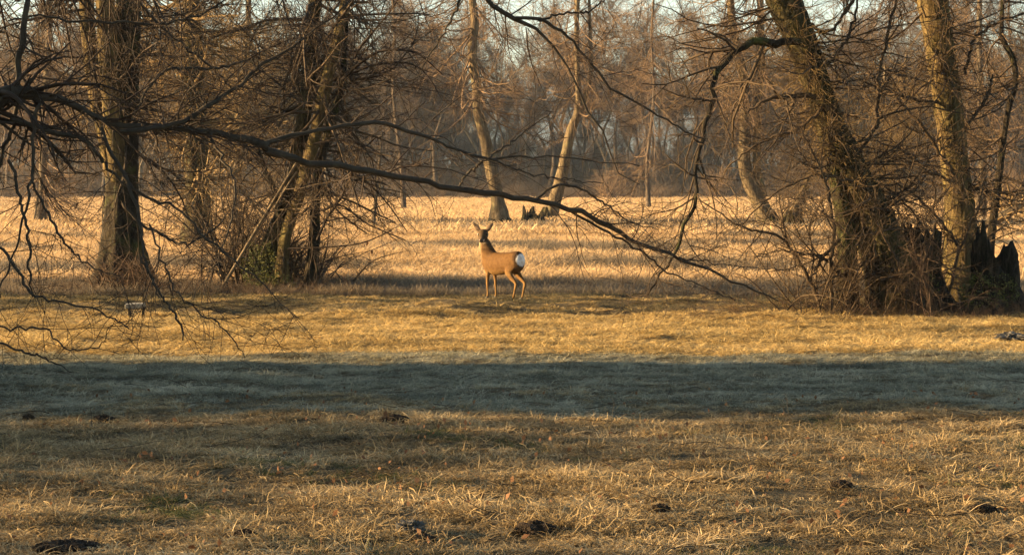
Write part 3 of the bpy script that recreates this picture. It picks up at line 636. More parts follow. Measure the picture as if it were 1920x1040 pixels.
stump('tree_stump', 'jagged black hollow stump with upright splinters, by the right edge', c[0], c[1], 0.50, 0.42, lambda a: 0.80 + 0.22 * math.sin(a * 2 + 0.6) - 0.12 * math.cos(a), M['bark_dark'], splint=22, moss=2200)
c = at_ground(1726, 25.2)
stump('tree_stump', 'low dark rotten stump between the two big right-hand trunks', c[0], c[1], 0.44, 0.4, lambda a: 1.02 + 0.15 * math.sin(a * 3 + 1), M['bark_dark'], splint=8, moss=1200)

# --- trees in the middle of the field, about 80 m away
def mid_tree(label, tracks, mat, seed_n=(34, 380, 1800), d=82.0, crown_mat='twig_far', px=None, tmax=0.6, shoots=0, Lr=(2.0, 6.0)):
    base = at_ground(px, d); root = tree('bare_tree', label, 'tree', base)
    ts = []
    for rows in tracks:
        P, Rr = trace(dep(rows, d, d), 40); add_tubes('trunk', root, P, Rr, M[mat], 12, 0.07); ts.append((P, Rr))
    s = stack(ts)
    l1 = spawn(*s, seed_n[0], 0.0, tmax, (22, 62), Lr, 0.24, 9, 0.10, 0.0, 0.10, 0.3)
    l2 = spawn(*l1, seed_n[1], 0.1, 1, (25, 70), (0.9, 3.0), 0.5, 6, 0.15, 0, 0.02, 0.4, r1min=0.009)
    l3 = spawn(*l2, seed_n[2], 0.1, 1, (20, 70), (0.4, 1.5), 0.6, 4, 0.16, 0, 0.01, 0.5, r1min=0.0065)
    add_join('crown', root, [(*l1, 5), (*l2, 3), (*l3, 3)], M[crown_mat])
    if mat == 'bark_pale':
        zb = 0.0
        for k in range(9):
            a = k * 0.7 + rng.uniform(-.2, .2); dx, dy = math.cos(a), math.sin(a); L_ = rng.uniform(.45, .8)
            A_ = spline([(base[0] + dx * .12, d + dy * .12, .62, .10), (base[0] + dx * .26, d + dy * .26, .34, .12), (base[0] + dx * .42, d + dy * .42, .16, .12), (base[0] + dx * L_, d + dy * L_, -.05, .07)], 10)
            add_tubes('root', root, A_[None, :, :3], A_[None, :, 3], M['bark_moss'], 7, 0.1)
    if shoots:
        e = spawn(*s, shoots, 0.0, 1.0, (35, 100), (0.4, 1.5), 0.02, 4, 0.2, 0, 0.06, 0.5, r1min=0.007); add_join('epicormic_shoots', root, [(*e, 3)], M['twig_gold'])
    return root
M1 = mid_tree('slender sunlit tree with a curved flaring base, in the field behind the deer', [[(880, -120, 11), (884, -20, 13), (888, 20, 15), (890, 50, 16), (885, 100, 18), (893, 160, 18), (897, 215, 20), (910, 262, 22), (917, 300, 24), (927, 345, 24), (934, 385, 28), (937, 424, 52)]], 'bark_pale', px=937, d=77, crown_mat='twig_far_orange', seed_n=(40, 380, 1800))
mid_tree('forked tree leaning right behind the deer, a dark stump at its foot', [[(1082, -120, 7), (1083, -20, 9), (1081, 50, 9), (1083, 150, 10), (1085, 205, 15), (1072, 240, 18), (1063, 280, 20), (1055, 320, 22), (1044, 360, 24), (1032, 400, 30), (1026, 418, 46)], [(1104, -60, 5), (1105, 20, 6), (1107, 80, 7), (1108, 130, 8), (1100, 175, 9), (1086, 215, 10)]], 'bark_pale', px=1026, d=85, crown_mat='twig_far_orange', seed_n=(44, 420, 2000))
c = at_ground(990, 79.5)
stump('tree_stump', 'small dark ragged stump between the two field trees behind the deer', c[0], c[1], 0.42, 0.4, lambda a: 0.55 + 0.2 * math.sin(a * 2 + 0.6), M['bark_dark'], splint=9)
c = at_ground(1010, 79)
stump('tree_stump', 'lower dark stump touching the foot of the forked field tree', c[0], c[1], 0.36, 0.4, lambda a: 0.4 + 0.12 * math.sin(a * 2 + 0.6), M['bark_dark'], splint=5)
mid_tree('bent sunlit tree with two stems, left of the leaning right-hand tree', [[(1362, -100, 10), (1368, -20, 13), (1375, 50, 14), (1385, 100, 14), (1394, 140, 16), (1398, 200, 20), (1398, 250, 22), (1395, 290, 23), (1401, 330, 25), (1415, 362, 27), (1430, 390, 31), (1442, 428, 46)], [(1424, -100, 11), (1425, -20, 13), (1427, 60, 12), (1428, 130, 14), (1423, 190, 15), (1420, 260, 15), (1420, 320, 15), (1432, 370, 16)]], 'bark_pale', px=1442, d=76, crown_mat='twig_far_orange', seed_n=(54, 520, 2600), shoots=500)
mid_tree('short stem leaning right beside the bent two-stemmed tree', [[(1560, 200, 7), (1545, 260, 10), (1530, 300, 12), (1512, 345, 15), (1496, 385, 20), (1484, 430, 36)]], 'bark_pale', px=1484, d=74, seed_n=(22, 200, 900), shoots=300, Lr=(1, 3), tmax=0.8)
mid_tree('shrubby sapling clump in the field behind the leaning right tree', [[(1660, 120, 5), (1655, 200, 7), (1652, 300, 8), (1650, 430, 10)], [(1700, 100, 5), (1690, 220, 7), (1672, 330, 8), (1655, 430, 10)], [(1610, 150, 5), (1622, 260, 6), (1638, 350, 8), (1650, 430, 9)]], 'bark_far_pale', px=1650, d=70, crown_mat='twig_gold', seed_n=(60, 500, 2400), Lr=(1.2, 3.4), tmax=0.8)
mid_tree('thin twiggy sapling in the field just right of the left clump', [[(716, 250, 2), (712, 300, 4), (706, 360, 5), (700, 428, 6)]], 'bark_far_pale', px=700, d=72, seed_n=(16, 70, 260), Lr=(0.6, 1.6), tmax=0.9)
mid_tree('twiggy tree filling the gap left of the leaning stems clump', [[(470, -80, 8), (465, 40, 11), (458, 160, 13), (448, 280, 15), (440, 400, 20), (438, 440, 30)]], 'bark_far_pale', px=438, d=70, crown_mat='twig_gold', seed_n=(60, 560, 2800), tmax=0.85)
mid_tree('twiggy tree in the field behind the right-edge trunk, brown-crowned', [[(1840, -80, 8), (1836, 40, 10), (1838, 160, 12), (1842, 300, 14), (1838, 430, 24)]], 'bark_far_pale', px=1838, d=84, crown_mat='twig_far_orange', seed_n=(60, 560, 2800), tmax=0.85)
mid_tree('twiggy tree at the far left edge of the field', [[(96, -80, 9), (92, 60, 12), (86, 200, 14), (80, 340, 17), (76, 430, 28)]], 'bark_far_pale', px=76, d=78, crown_mat='twig_far_orange', seed_n=(60, 560, 2800), tmax=0.85)
mid_tree('brown twiggy tree behind the upper right of the left clump', [[(730, -80, 4), (740, 60, 5), (738, 180, 6), (752, 300, 7), (758, 396, 11)]], 'bark_far', px=758, d=120, crown_mat='twig_far', seed_n=(60, 600, 3000), tmax=0.85, Lr=(3, 8))
mid_tree('brown twiggy tree in the gap right of the forked field tree', [[(1232, -80, 4), (1222, 60, 5), (1226, 180, 6), (1214, 300, 7), (1216, 392, 11)]], 'bark_far', px=1216, d=126, crown_mat='twig_far_orange', seed_n=(60, 600, 3000), tmax=0.85, Lr=(3, 8))

# --- the far wood
def far_variant(k):
    H = rng.uniform(21, 27); bend = rng.normal(0, 0.9, (5, 2))
    pts = [(0, 0, -0.3, 0.34)] + [(bend[j, 0] * (j + 1) / 3, bend[j, 1], H * (j + 1) / 6, 0.25 * (1 - (j + 1) / 7)) for j in range(5)] + [(bend[4, 0] * 1.8, 0, H, 0.03)]
    A = spline(pts, 20); P, Rr = A[None, :, :3], np.maximum(A[None, :, 3], 0.02) * rng.uniform(0.85, 1.35)
    tv, tq = tubes(P, Rr, 7, 0.06)
    l1 = spawn(P, Rr, 34, 0.26 + 0.1 * (k % 3), 0.98, (20, 60), (3, 9), 0.30, 9, 0.11, 0, 0.07, 0.3, lenfall=0.55)
    l2 = spawn(*l1, 380, 0.15, 1, (22, 60), (1.2, 3.4), 0.5, 5, 0.12, 0, 0.04, 0.4, r1min=0.018)
    l3 = spawn(*l2, 3000, 0.1, 1, (20, 60), (0.6, 2.1), 0.6, 3, 0.14, 0, 0.03, 0.5, r1min=0.014)
    cv, cq = join([tubes(*l1, 4), tubes(*l2, 3), tubes(*l3, 3)])
    pale = k % 3 == 0
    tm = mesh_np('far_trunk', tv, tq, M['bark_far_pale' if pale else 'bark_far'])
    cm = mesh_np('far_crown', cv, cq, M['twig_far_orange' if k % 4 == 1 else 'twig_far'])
    V, Q = join([(tv, tq), (cv, cq)])
    whole = mesh_np('far_whole', V, Q, M['twig_far'])
    return tm, cm, whole
FV = [far_variant(k) for k in range(7)]
fx = []
pxs = np.linspace(-60, 1980, 150) + rng.uniform(-9, 9, 150)
for i, px in enumerate(pxs):
    Y = float(rng.uniform(232, 300)); fx.append((px, Y))
for i, (px, Y) in enumerate(fx):
    tm, cm, _ = FV[i % 7]
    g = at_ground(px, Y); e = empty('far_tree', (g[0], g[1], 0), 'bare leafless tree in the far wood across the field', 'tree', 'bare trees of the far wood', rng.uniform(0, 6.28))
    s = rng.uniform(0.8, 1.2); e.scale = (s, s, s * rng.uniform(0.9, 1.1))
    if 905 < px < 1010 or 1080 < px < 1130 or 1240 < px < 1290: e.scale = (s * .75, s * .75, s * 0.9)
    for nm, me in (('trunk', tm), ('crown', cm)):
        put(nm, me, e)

def proto_coll(name, meshes):
    c = bpy.data.collections.new(name)
    for k, me in enumerate(meshes):
        c.objects.link(bpy.data.objects.new('%s_%02d' % (name, k), me))
    return c
def scatter(name, coll, pts, scl, rot, idx, label=None, cat=None, kind='stuff', parent=None):
    me = bpy.data.meshes.new(name); n = len(pts); me.vertices.add(n)
    me.vertices.foreach_set('co', np.ascontiguousarray(pts, np.float32).ravel())
    for nm, ty, arr, key in (('scl', 'FLOAT_VECTOR', scl, 'vector'), ('rot', 'FLOAT_VECTOR', rot, 'vector'), ('idx', 'INT', idx, 'value')):
        a = me.attributes.new(nm, ty, 'POINT'); a.data.foreach_set(key, np.ascontiguousarray(arr, np.int32 if ty == 'INT' else np.float32).ravel())
    o = put(name, me, parent, kind); tag(o, label, cat)
    ng = bpy.data.node_groups.new(name + '_nodes', 'GeometryNodeTree')
    ng.interface.new_socket(name='Geometry', in_out='INPUT', socket_type='NodeSocketGeometry'); ng.interface.new_socket(name='Geometry', in_out='OUTPUT', socket_type='NodeSocketGeometry')
    N = ng.nodes; L = ng.links
    gi = N.new('NodeGroupInput'); go = N.new('NodeGroupOutput'); ip = N.new('GeometryNodeInstanceOnPoints'); ci = N.new('GeometryNodeCollectionInfo')
    ci.inputs['Collection'].default_value = coll; ci.inputs['Separate Children'].default_value = True; ci.inputs['Reset Children'].default_value = True
    def na(nm, ty):
        q = N.new('GeometryNodeInputNamedAttribute'); q.data_type = ty; q.inputs['Name'].default_value = nm; return q.outputs[0]
    e2r = N.new('FunctionNodeEulerToRotation'); L.new(na('rot', 'FLOAT_VECTOR'), e2r.inputs[0])
    L.new(gi.outputs[0], ip.inputs['Points']); L.new(ci.outputs[0], ip.inputs['Instance']); ip.inputs['Pick Instance'].default_value = True
    L.new(na('idx', 'INT'), ip.inputs['Instance Index']); L.new(e2r.outputs[0], ip.inputs['Rotation']); L.new(na('scl', 'FLOAT_VECTOR'), ip.inputs['Scale'])
    L.new(ip.outputs[0], go.inputs[0])
    md = o.modifiers.new('scatter', 'NODES'); md.node_group = ng
    return o
wood = proto_coll('wood', [v[2] for v in FV])
n = 720; Y = rng.uniform(290, 450, n); px = rng.uniform(-250, 2170, n); X = (px - 960) / F * Y
s = rng.uniform(0.6, 1.0, n) * np.where((px > 880) & (px < 1310), 0.5, 1.0)
scatter('distant_wood', wood, np.stack([X, Y, np.zeros(n)], 1), np.stack([s, s, s], 1), np.stack([np.zeros(n), np.zeros(n), rng.uniform(0, 6, n)], 1), rng.integers(0, 7, n),
        'mass of bare trees deep in the wood behind the field', 'wood')

# shrubs
def shrub_mesh(H, n1, n2, n3, mat, r=0.03, spread=0.7, name='shrub'):
    st = np.stack([rng.normal(0, 0.18 * H * spread, n1), rng.normal(0, 0.18 * H * spread, n1), np.full(n1, -0.05)], 1)
    d = np.stack([rng.normal(0, 0.4 * spread, n1), rng.normal(0, 0.4 * spread, n1), np.ones(n1)], 1)
    P, Rr = grow(st, d, rng.uniform(0.6, 1.1, n1) * H, rng.uniform(0.5, 1, n1) * r, np.full(n1, r * 0.2), 9, 0.09, 0.06)
    l2 = spawn(P, Rr, n2, 0.1, 1, (20, 60), (0.2 * H, 0.5 * H), 0.5, 6, 0.13, 0, 0, 0.4, r1min=r * 0.12)
    l3 = spawn(*l2, n3, 0.1, 1, (20, 65), (0.1 * H, 0.28 * H), 0.6, 4, 0.15, 0, 0, 0.5, r1min=r * 0.09)
    V, Q = join([tubes(P, Rr, 4), tubes(*l2, 3), tubes(*l3, 3)])
    return mesh_np(name, V, Q, mat)
edge = proto_coll('edge_shrub', [shrub_mesh(3.6, 26, 120, 420, M['twig_far'], 0.06), shrub_mesh(3.0, 30, 120, 420, M['twig_far'], 0.06), shrub_mesh(2.6, 30, 120, 420, M['twig_far_orange'], 0.05), shrub_mesh(5.0, 22, 120, 420, M['twig_far'], 0.06)])
n = 760; Y = rng.uniform(226, 285, n); px = rng.uniform(-200, 2120, n); X = (px - 960) / F * Y; s = rng.uniform(0.5, 1.3, n) * np.clip((Y - 215) / 30, 0.25, 1)
scatter('far_undergrowth', edge, np.stack([X, Y, np.zeros(n)], 1), np.stack([s * 1.2, s * 1.2, s], 1), np.stack([np.zeros(n), np.zeros(n), rng.uniform(0, 6, n)], 1), rng.integers(0, 4, n),
        'dark leafless undergrowth along the foot of the far wood', 'undergrowth')
n = 260; Y = rng.uniform(206, 238, n); px = rng.uniform(-150, 2070, n); X = (px - 960) / F * Y; s = rng.uniform(0.15, 0.42, n) * (1 + (Y - 206) / 32)
scatter('field_edge_brush', edge, np.stack([X, Y, np.zeros(n)], 1), np.stack([s * 1.5, s * 1.5, s], 1), np.stack([np.zeros(n), np.zeros(n), rng.uniform(0, 6, n)], 1), rng.integers(0, 4, n),
        'low brown brush along the ragged far edge of the field', 'brush')
n = 420; Y = rng.uniform(262, 420, n); px = rng.uniform(-250, 2170, n); X = (px - 960) / F * Y; s = rng.uniform(1.2, 2.3, n)
scatter('wood_understory', edge, np.stack([X, Y, np.zeros(n)], 1), np.stack([s * 1.1, s * 1.1, s], 1), np.stack([np.zeros(n), np.zeros(n), rng.uniform(0, 6, n)], 1), rng.integers(0, 4, n),
        'tangled saplings and tall bushes between the trees of the far wood', 'undergrowth')
sh_o = shrub_mesh(3.4, 60, 300, 900, M['twig_far_orange'], 0.05)
for k, (px, Y, s, lb) in enumerate(((1140, 205, 1.0, 'orange brown bush at the far field edge, right of the forked tree'), (1345, 215, 1.2, 'low reddish bush at the far field edge, left of the bent tree'),
      (1560, 190, 1.1, 'brown bush in the far field behind the leaning tree'), (1905, 150, 1.0, 'brown bush in the field by the right edge'), (655, 215, 0.9, 'small bush at the far field edge right of the left clump'))):
    g = at_ground(px, Y); o = put('bush', sh_o); o.location = (g[0], g[1], 0); o.scale = (s * 1.2, s, s); o.rotation_euler = (0, 0, k * 1.3); tag(o, lb, 'bush')

# unseen plants added left of the view to cast shade and dapple
ev = leaf_cloud(5200, (0, 0, 1.9), (1.5, 1.1, 2.1), 0.085, 0.05, 0.35)
evm = mesh_np('evergreen_leaves', ev[0], ev[1], M['leaf_ever'], False, ev[2]); evs = shrub_mesh(3.2, 9, 24, 40, M['twig_dark'], 0.05)
for k, (x, y, s) in enumerate(((-11.2, 16.35, 1.15), (-12.0, 15.1, 1.1), (-11.4, 15.8, 1.25), (-13.0, 14.5, 1.1))):
    e = empty('shade_bush', (x, y, 0), 'dense evergreen bush added out of view at left to shade the near grass', 'bush', 'evergreen bushes added out of view for shade', k * 2.1)
    e.scale = (s, 1.0, s)
    put('foliage', evm, e, 'stuff'); put('stems', evs, e)
thk = shrub_mesh(3.0, 30, 230, 900, M['twig_brown'], 0.03, 1.1)
for k, (x, y) in enumerate(((-9.0, 11.9), (-11.5, 11.3), (-10.5, 12.9), (-9.5, 8.2), (-10.2, 11.6), (-12.2, 11.9))):
    o = put('bare_shrub', thk); o.location = (x, y, 0); o.rotation_euler = (0, 0, k * 1.7); tag(o, 'bare thicket shrub added outside the left edge to dapple the near grass', 'shrub', 'bare shrubs added out of view for shade')
o = put('bare_shrub', shrub_mesh(2.2, 50, 420, 1600, M['twig_brown'], 0.03, 0.9)); g = at_ground(470, 31.6); o.location = tuple(g); o.scale = (1, 1.4, 0.9); tag(o, 'brown twiggy shrub tangled behind the stems left of the deer', 'shrub')
o = put('bare_shrub', shrub_mesh(1.6, 50, 400, 1400, M['twig_brown'], 0.02, 1.1)); g = at_ground(560, 32.6); o.location = tuple(g); o.scale = (1.2, 1.3, 0.8); tag(o, 'low brown shrub just right of the clump of leaning stems', 'shrub')
o = put('bare_shrub', shrub_mesh(1.7, 26, 240, 1000, M['twig_brown'], 0.014, 1.1)); g = at_ground(1555, 24.2); o.location = tuple(g); tag(o, 'brown thorny shrub spreading left from the foot of the leaning tree', 'shrub')
o = put('bare_shrub', shrub_mesh(1.15, 20, 130, 500, M['twig_litter'], 0.011, 0.9)); g = at_ground(1745, 23.9); o.location = tuple(g); tag(o, 'reddish thin-stemmed shrub in front of the gap between the right-hand trunks', 'shrub')
o = put('bare_shrub', shrub_mesh(1.3, 40, 300, 1000, M['twig_litter'], 0.014, 1.0)); g = at_ground(240, 29.4); o.location = tuple(g); o.scale = (1.4, .6, 0.6); tag(o, 'low reddish bramble at the foot of the thick left trunk', 'bramble')

# fallen trunk at the right edge, small stand at left, stone, soil heaps
g = at_ground(1840, 62)
FT = empty('fallen_trunk', tuple(g), 'pale fallen trunk sloping up at the right edge of the field', 'fallen trunk')
P, Rr = trace([(1832, 428, 16, 62), (1870, 410, 20, 62), (1910, 385, 22, 62), (1965, 355, 20, 62)], 18); add_tubes('trunk', FT, P, Rr, M['bark_pale'], 10, 0.08)
l = spawn(P, Rr, 60, 0.2, 1, (30, 90), (0.6, 2), 0.25, 6, 0.15, 0, 0.05, 0.4, r1min=0.006); add_join('twigs', FT, [(*l, 3)], M['twig_gold'])

def boxm(name, sx, sy, sz, mat, bev=0.006):
    bm = bmesh.new(); bmesh.ops.create_cube(bm, size=1)
    for v in bm.verts: v.co = (v.co.x * sx, v.co.y * sy, v.co.z * sz)
    bmesh.ops.bevel(bm, geom=bm.edges[:], offset=bev, segments=1, affect='EDGES')
    me = bpy.data.meshes.new(name); bm.to_mesh(me); bm.free(); me.materials.append(mat); return me
g = at_ground(252, 23.6)
ST = empty('low_stand', tuple(g), 'small white topped wooden stand on two dark legs, in grass before the thick left trunk', 'stand')
o = put('board', boxm('board', 0.25, 0.12, 0.06, M['white_board']), ST); o.location = (0, 0, 0.175); o.rotation_euler = (0.05, -0.04, 0.1)
for x_ in (-0.075, 0.095):
    o = put('leg', boxm('leg', 0.03, 0.04, 0.20, M['bark_dark'], 0.004), ST); o.location = (x_, 0, 0.055); o.rotation_euler = (0, 0.12 if x_ > 0 else -0.05, 0)

def lump(rx, ry, rz, mat, name, seg=22, amp=0.22):
    bm = bmesh.new(); bmesh.ops.create_icosphere(bm, subdivisions=4, radius=1)
    ph = rng.uniform(0, 6, 9)
    for v in bm.verts:
        x, y, z = v.co; n = amp * (math.sin(x * 3 + ph[0]) * math.cos(y * 3 + ph[1]) + 0.6 * math.sin(x * 8 + ph[2] + z * 5) * math.sin(y * 9 + ph[3]) + 0.4 * math.sin(x * 19 + ph[4]) * math.sin(y * 17 + z * 15)) + float(rng.normal(0, 0.13))
        v.co = Vector((x * rx, y * ry, z * rz)) * (1 + n)
    me = bpy.data.meshes.new(name); bm.to_mesh(me); bm.free(); me.materials.append(mat); return me
def crumbs(w_, h_, mat, name, n=420):
    bm = bmesh.new(); w_ *= 0.85
    bmesh.ops.create_icosphere(bm, subdivisions=4, radius=1)
    for v in bm.verts: v.co = Vector((v.co.x * w_ * 0.8, v.co.y * w_ * 0.62, max(v.co.z, -0.3) * h_ * 0.45)) * (1 + float(rng.normal(0, 0.06)) + 0.15 * math.sin(v.co.x * 7 + v.co.y * 4))
    for k in range(n):
        q = rng.normal(0, 0.42, 2); q = q / max(1, np.hypot(*q)); rr = np.hypot(*q); sz = float(rng.uniform(0.03, 0.10) ** 1.0) * min(w_, 0.16) * (1.2 - 0.4 * rr) * 1.3
        mt = Matrix.Translation((q[0] * w_, q[1] * w_ * 0.8, h_ * (1 - rr ** 1.3) * rng.uniform(0.15, 0.6) - 0.008)) @ Euler(tuple(rng.uniform(0, 6, 3))).to_matrix().to_4x4() @ Matrix.Diagonal((sz, sz * rng.uniform(.6, 1), sz * rng.uniform(.5, .9), 1))
        bmesh.ops.create_icosphere(bm, subdivisions=1, radius=1, matrix=mt)
    for v in bm.verts: v.co += Vector(rng.normal(0, 0.0022, 3))
    me = bpy.data.meshes.new(name); bm.to_mesh(me); bm.free(); me.materials.append(mat); return me
def soil_heap(px, py, wpx, hpx, label, mat='soil'):
    Y = HC * F / (py - 345.0); x = at(px, 400, Y)[0]; w_ = wpx * Y / F / 2
    o = put('soil_heap', crumbs(w_, hpx * Y / F * 1.5, M['soil'], 'heap')) if mat == 'soil' else put('stone', lump(w_, w_ * 0.8, hpx * Y / F * (0.7 if mat == 'soil' else 0.6), M[mat], 'heap')); o.location = (x, Y, float(gh(x, Y)) + (0.02 if mat == 'soil' else 0.03))
    tag(o, label, 'soil heap' if mat == 'soil' else 'stone'); return (x, Y, w_ * 1.05)
heaps = [soil_heap(1005, 1003, 105, 22, 'wide black soil heap near the bottom edge, in the middle of the grass'),
 soil_heap(768, 1006, 50, 26, 'grey clod of stone lying in the grass near the bottom edge', 'stone'),
 soil_heap(792, 1024, 70, 14, 'small black soil patch in front of the grey clod'),
 soil_heap(1583, 926, 58, 15, 'black oval soil heap in the right foreground grass'),
 soil_heap(1240, 975, 50, 14, 'small dark soil heap right of the wide black heap'),
 soil_heap(740, 797, 70, 10, 'flat dark soil strip at the lower edge of the shadow'),
 soil_heap(190, 788, 60, 14, 'dark soil heap in the shaded grass at left'),
 soil_heap(48, 784, 30, 12, 'small round dark soil heap at the far left of the shaded grass'),
 soil_heap(1850, 965, 70, 16, 'dark soil hollow edge in the right bottom grass'),
 soil_heap(1900, 638, 60, 14, 'grey flat stone in the grass at the right edge', 'stone'),
 soil_heap(455, 1020, 60, 12, 'dark soil heap in the bottom left grass'),
 soil_heap(120, 1035, 150, 14, 'long dark soil patch in the bottom left corner')]

# ------------------------------------------------------------------ roe deer
AY = R_(43); Fw = np.array((-math.cos(AY), math.sin(AY), 0)); Lf = np.array((-math.sin(AY), -math.cos(AY), 0)); Up = np.array((0, 0, 1.0))
DB = at_ground(944, 27.55)
DZ = float(gh(DB[0], DB[1]))
deer = empty('roe_deer', (DB[0], DB[1], DZ), 'brown roe deer with white rump standing in the field, looking back at the camera', 'deer')
def D(f, l, u): return Fw * f + Lf * l + Up * u
def loft(bm, secs, n=20):
    """secs: (centre, axis_a, ra, axis_b, rb); closed both ends"""
    rings = []
    for c, a, ra, b, rb in secs:
        rings.append([bm.verts.new(Vector(c + a * ra * math.cos(t) + b * rb * math.sin(t))) for t in [2 * math.pi * k / n for k in range(n)]])
    for r0, r1 in zip(rings, rings[1:]):
        for k in range(n): bm.faces.new((r0[k], r0[(k + 1) % n], r1[(k + 1) % n], r1[k]))
    bm.faces.new(rings[0][::-1]); bm.faces.new(rings[-1])
def tube_path(bm, pts, n=14, squash=1.0, side=None):
    """pts: (pos, r along path-plane, r side)"""
    secs = []
    for k, (p, ra, rb) in enumerate(pts):
        t = (pts[min(k + 1, len(pts) - 1)][0] - pts[max(k - 1, 0)][0]); t = t / np.linalg.norm(t)
        s_ = (side if side is not None else Lf); s_ = s_ - t * np.dot(s_, t); s_ = s_ / np.linalg.norm(s_)
        a = np.cross(s_, t); secs.append((p, a, ra, s_, rb))
    loft(bm, secs, n)
bm = bmesh.new()
# trunk of the body: along forward
tor = [(-0.375, 0.565, 0.05, 0.04), (-0.36, 0.565, 0.11, 0.075), (-0.31, 0.565, 0.145, 0.105), (-0.22, 0.555, 0.150, 0.118), (-0.10, 0.540, 0.148, 0.120), (0.03, 0.525, 0.155, 0.122), (0.16, 0.520, 0.165, 0.118), (0.27, 0.530, 0.160, 0.105), (0.345, 0.550, 0.130, 0.085), (0.39, 0.57, 0.085, 0.06), (0.41, 0.58, 0.03, 0.02)]
loft(bm, [(D(f, 0, u), Up, ra * 1.06, Lf, rb * 1.08) for f, u, ra, rb in tor], 24)
# neck, rising and turning a little to the camera
nk = [(D(0.24, 0.0, 0.57), 0.16, 0.10), (D(0.30, 0.01, 0.66), 0.135, 0.095), (D(0.335, 0.02, 0.75), 0.108, 0.086), (D(0.36, 0.03, 0.83), 0.090, 0.076), (D(0.378, 0.04, 0.90), 0.058, 0.048), (D(0.378, 0.045, 0.935), 0.045, 0.045)]
tube_path(bm, nk, 18)
# head, looking towards the camera and slightly left
HD = np.array((-0.16, -0.98, 0.0)); HD /= np.linalg.norm(HD); HS = np.array((-HD[1], HD[0], 0.0)) * 1.0     # HS: the head's side axis (towards +x)
hc = D(0.375, 0.045, 0.945)
def Hh(f, s_, u): return hc + HD * f + HS * s_ + Up * u
HU = lambda: Up
hd = [(-0.085, 0.005, 0.04, 0.04), (-0.055, 0.01, 0.078, 0.072), (0.0, 0.005, 0.086, 0.080), (0.045, -0.016, 0.076, 0.068), (0.085, -0.042, 0.058, 0.050), (0.125, -0.066, 0.043, 0.037), (0.158, -0.084, 0.036, 0.033), (0.178, -0.092, 0.022, 0.022)]
loft(bm, [(Hh(f, 0, u), Up, ra, HS, rb) for f, u, ra, rb in hd], 18)
# ears
for sg in (-1, 1):
    ex = HS * sg * 0.62 + Up * 0.78; ex /= np.linalg.norm(ex); wv = np.cross(HD, ex); wv /= np.linalg.norm(wv)
    e0 = Hh(-0.01, sg * 0.048, 0.055)
    loft(bm, [(e0 + ex * t, wv, a, HD, b) for t, a, b in ((0, 0.022, 0.016), (0.03, 0.034, 0.014), (0.07, 0.042, 0.012), (0.11, 0.034, 0.010), (0.15, 0.018, 0.008), (0.17, 0.006, 0.006))], 12)
# legs: (forward, lateral, up, r fore-aft, r side)
def leg(pts): tube_path(bm, [(D(f, l, u), ra, rb) for f, l, u, ra, rb in pts], 12)
for sg, ff in ((1, 0.02), (-1, -0.015)):
    leg([(0.27, sg * 0.055, 0.56, 0.085, 0.045), (0.265, sg * 0.07, 0.44, 0.062, 0.040), (0.25, sg * 0.07, 0.38, 0.036, 0.030), (0.243 + ff, sg * 0.07, 0.26, 0.023, 0.020), (0.243 + ff, sg * 0.07, 0.225, 0.023, 0.021), (0.236 + ff, sg * 0.07, 0.12, 0.015, 0.014), (0.234 + ff, sg * 0.07, 0.065, 0.017, 0.016), (0.246 + ff, sg * 0.07, 0.025, 0.017, 0.017)])
for sg, ff in ((1, 0.0), (-1, -0.02)):
    leg([(-0.25, sg * 0.055, 0.58, 0.115, 0.055), (-0.21, sg * 0.075, 0.48, 0.100, 0.052), (-0.185, sg * 0.085, 0.40, 0.070, 0.044), (-0.235 + ff, sg * 0.085, 0.33, 0.043, 0.032), (-0.315 + ff, sg * 0.085, 0.265, 0.028, 0.022), (-0.332 + ff, sg * 0.085, 0.235, 0.026, 0.020), (-0.305 + ff, sg * 0.085, 0.14, 0.017, 0.016), (-0.287 + ff, sg * 0.085, 0.065, 0.018, 0.016), (-0.272 + ff, sg * 0.085, 0.025, 0.017, 0.017)])
tube_path(bm, [(D(-0.36, 0, 0.62), 0.03, 0.03), (D(-0.385, 0, 0.575), 0.02, 0.022), (D(-0.385, 0, 0.545), 0.008, 0.01)], 10)
bmesh.ops.recalc_face_normals(bm, faces=bm.faces[:])
me = bpy.data.meshes.new('deer_raw'); bm.to_mesh(me); bm.free()
tmp = bpy.data.objects.new('deer_tmp', me); COL.objects.link(tmp)
rm = tmp.modifiers.new('r', 'REMESH'); rm.mode = 'VOXEL'; rm.voxel_size = 0.009; rm.use_smooth_shade = True
sm = tmp.modifiers.new('s', 'SMOOTH'); sm.factor = 0.5; sm.iterations = 4
dg = bpy.context.evaluated_depsgraph_get(); body_me = bpy.data.meshes.new_from_object(tmp.evaluated_get(dg))
bpy.data.objects.remove(tmp); body_me.name = 'deer_body'
nv = len(body_me.vertices); co = np.empty(nv * 3, np.float32); body_me.vertices.foreach_get('co', co); co = co.reshape(-1, 3)
f_ = co @ Fw; l_ = co @ Lf; u_ = co[:, 2]; hx = (co - hc) @ HD; hs = (co - hc) @ HS; hz = (co - hc)[:, 2]
coat = np.array((0.125, 0.066, 0.024)); colr = np.tile(coat, (nv, 1))
def blend(mask, c): 
    global colr
    mk = np.clip(mask, 0, 1)[:, None]; colr = colr * (1 - mk) + np.array(c) * mk
blend((0.46 - u_) / 0.10 * (u_ > 0.36) * 0.75, (0.26, 0.15, 0.055))                    # paler belly
blend((0.40 - u_) / 0.1 * 0.6, (0.22, 0.125, 0.045))                                # legs
blend((u_ - 0.665) / 0.04 * (u_ < 0.75) * 0.5, (0.055, 0.028, 0.010))                      # back line
blend((u_ - 0.72) / 0.10 * 0.8, (0.085, 0.055, 0.03))                                          # grey-brown neck and head
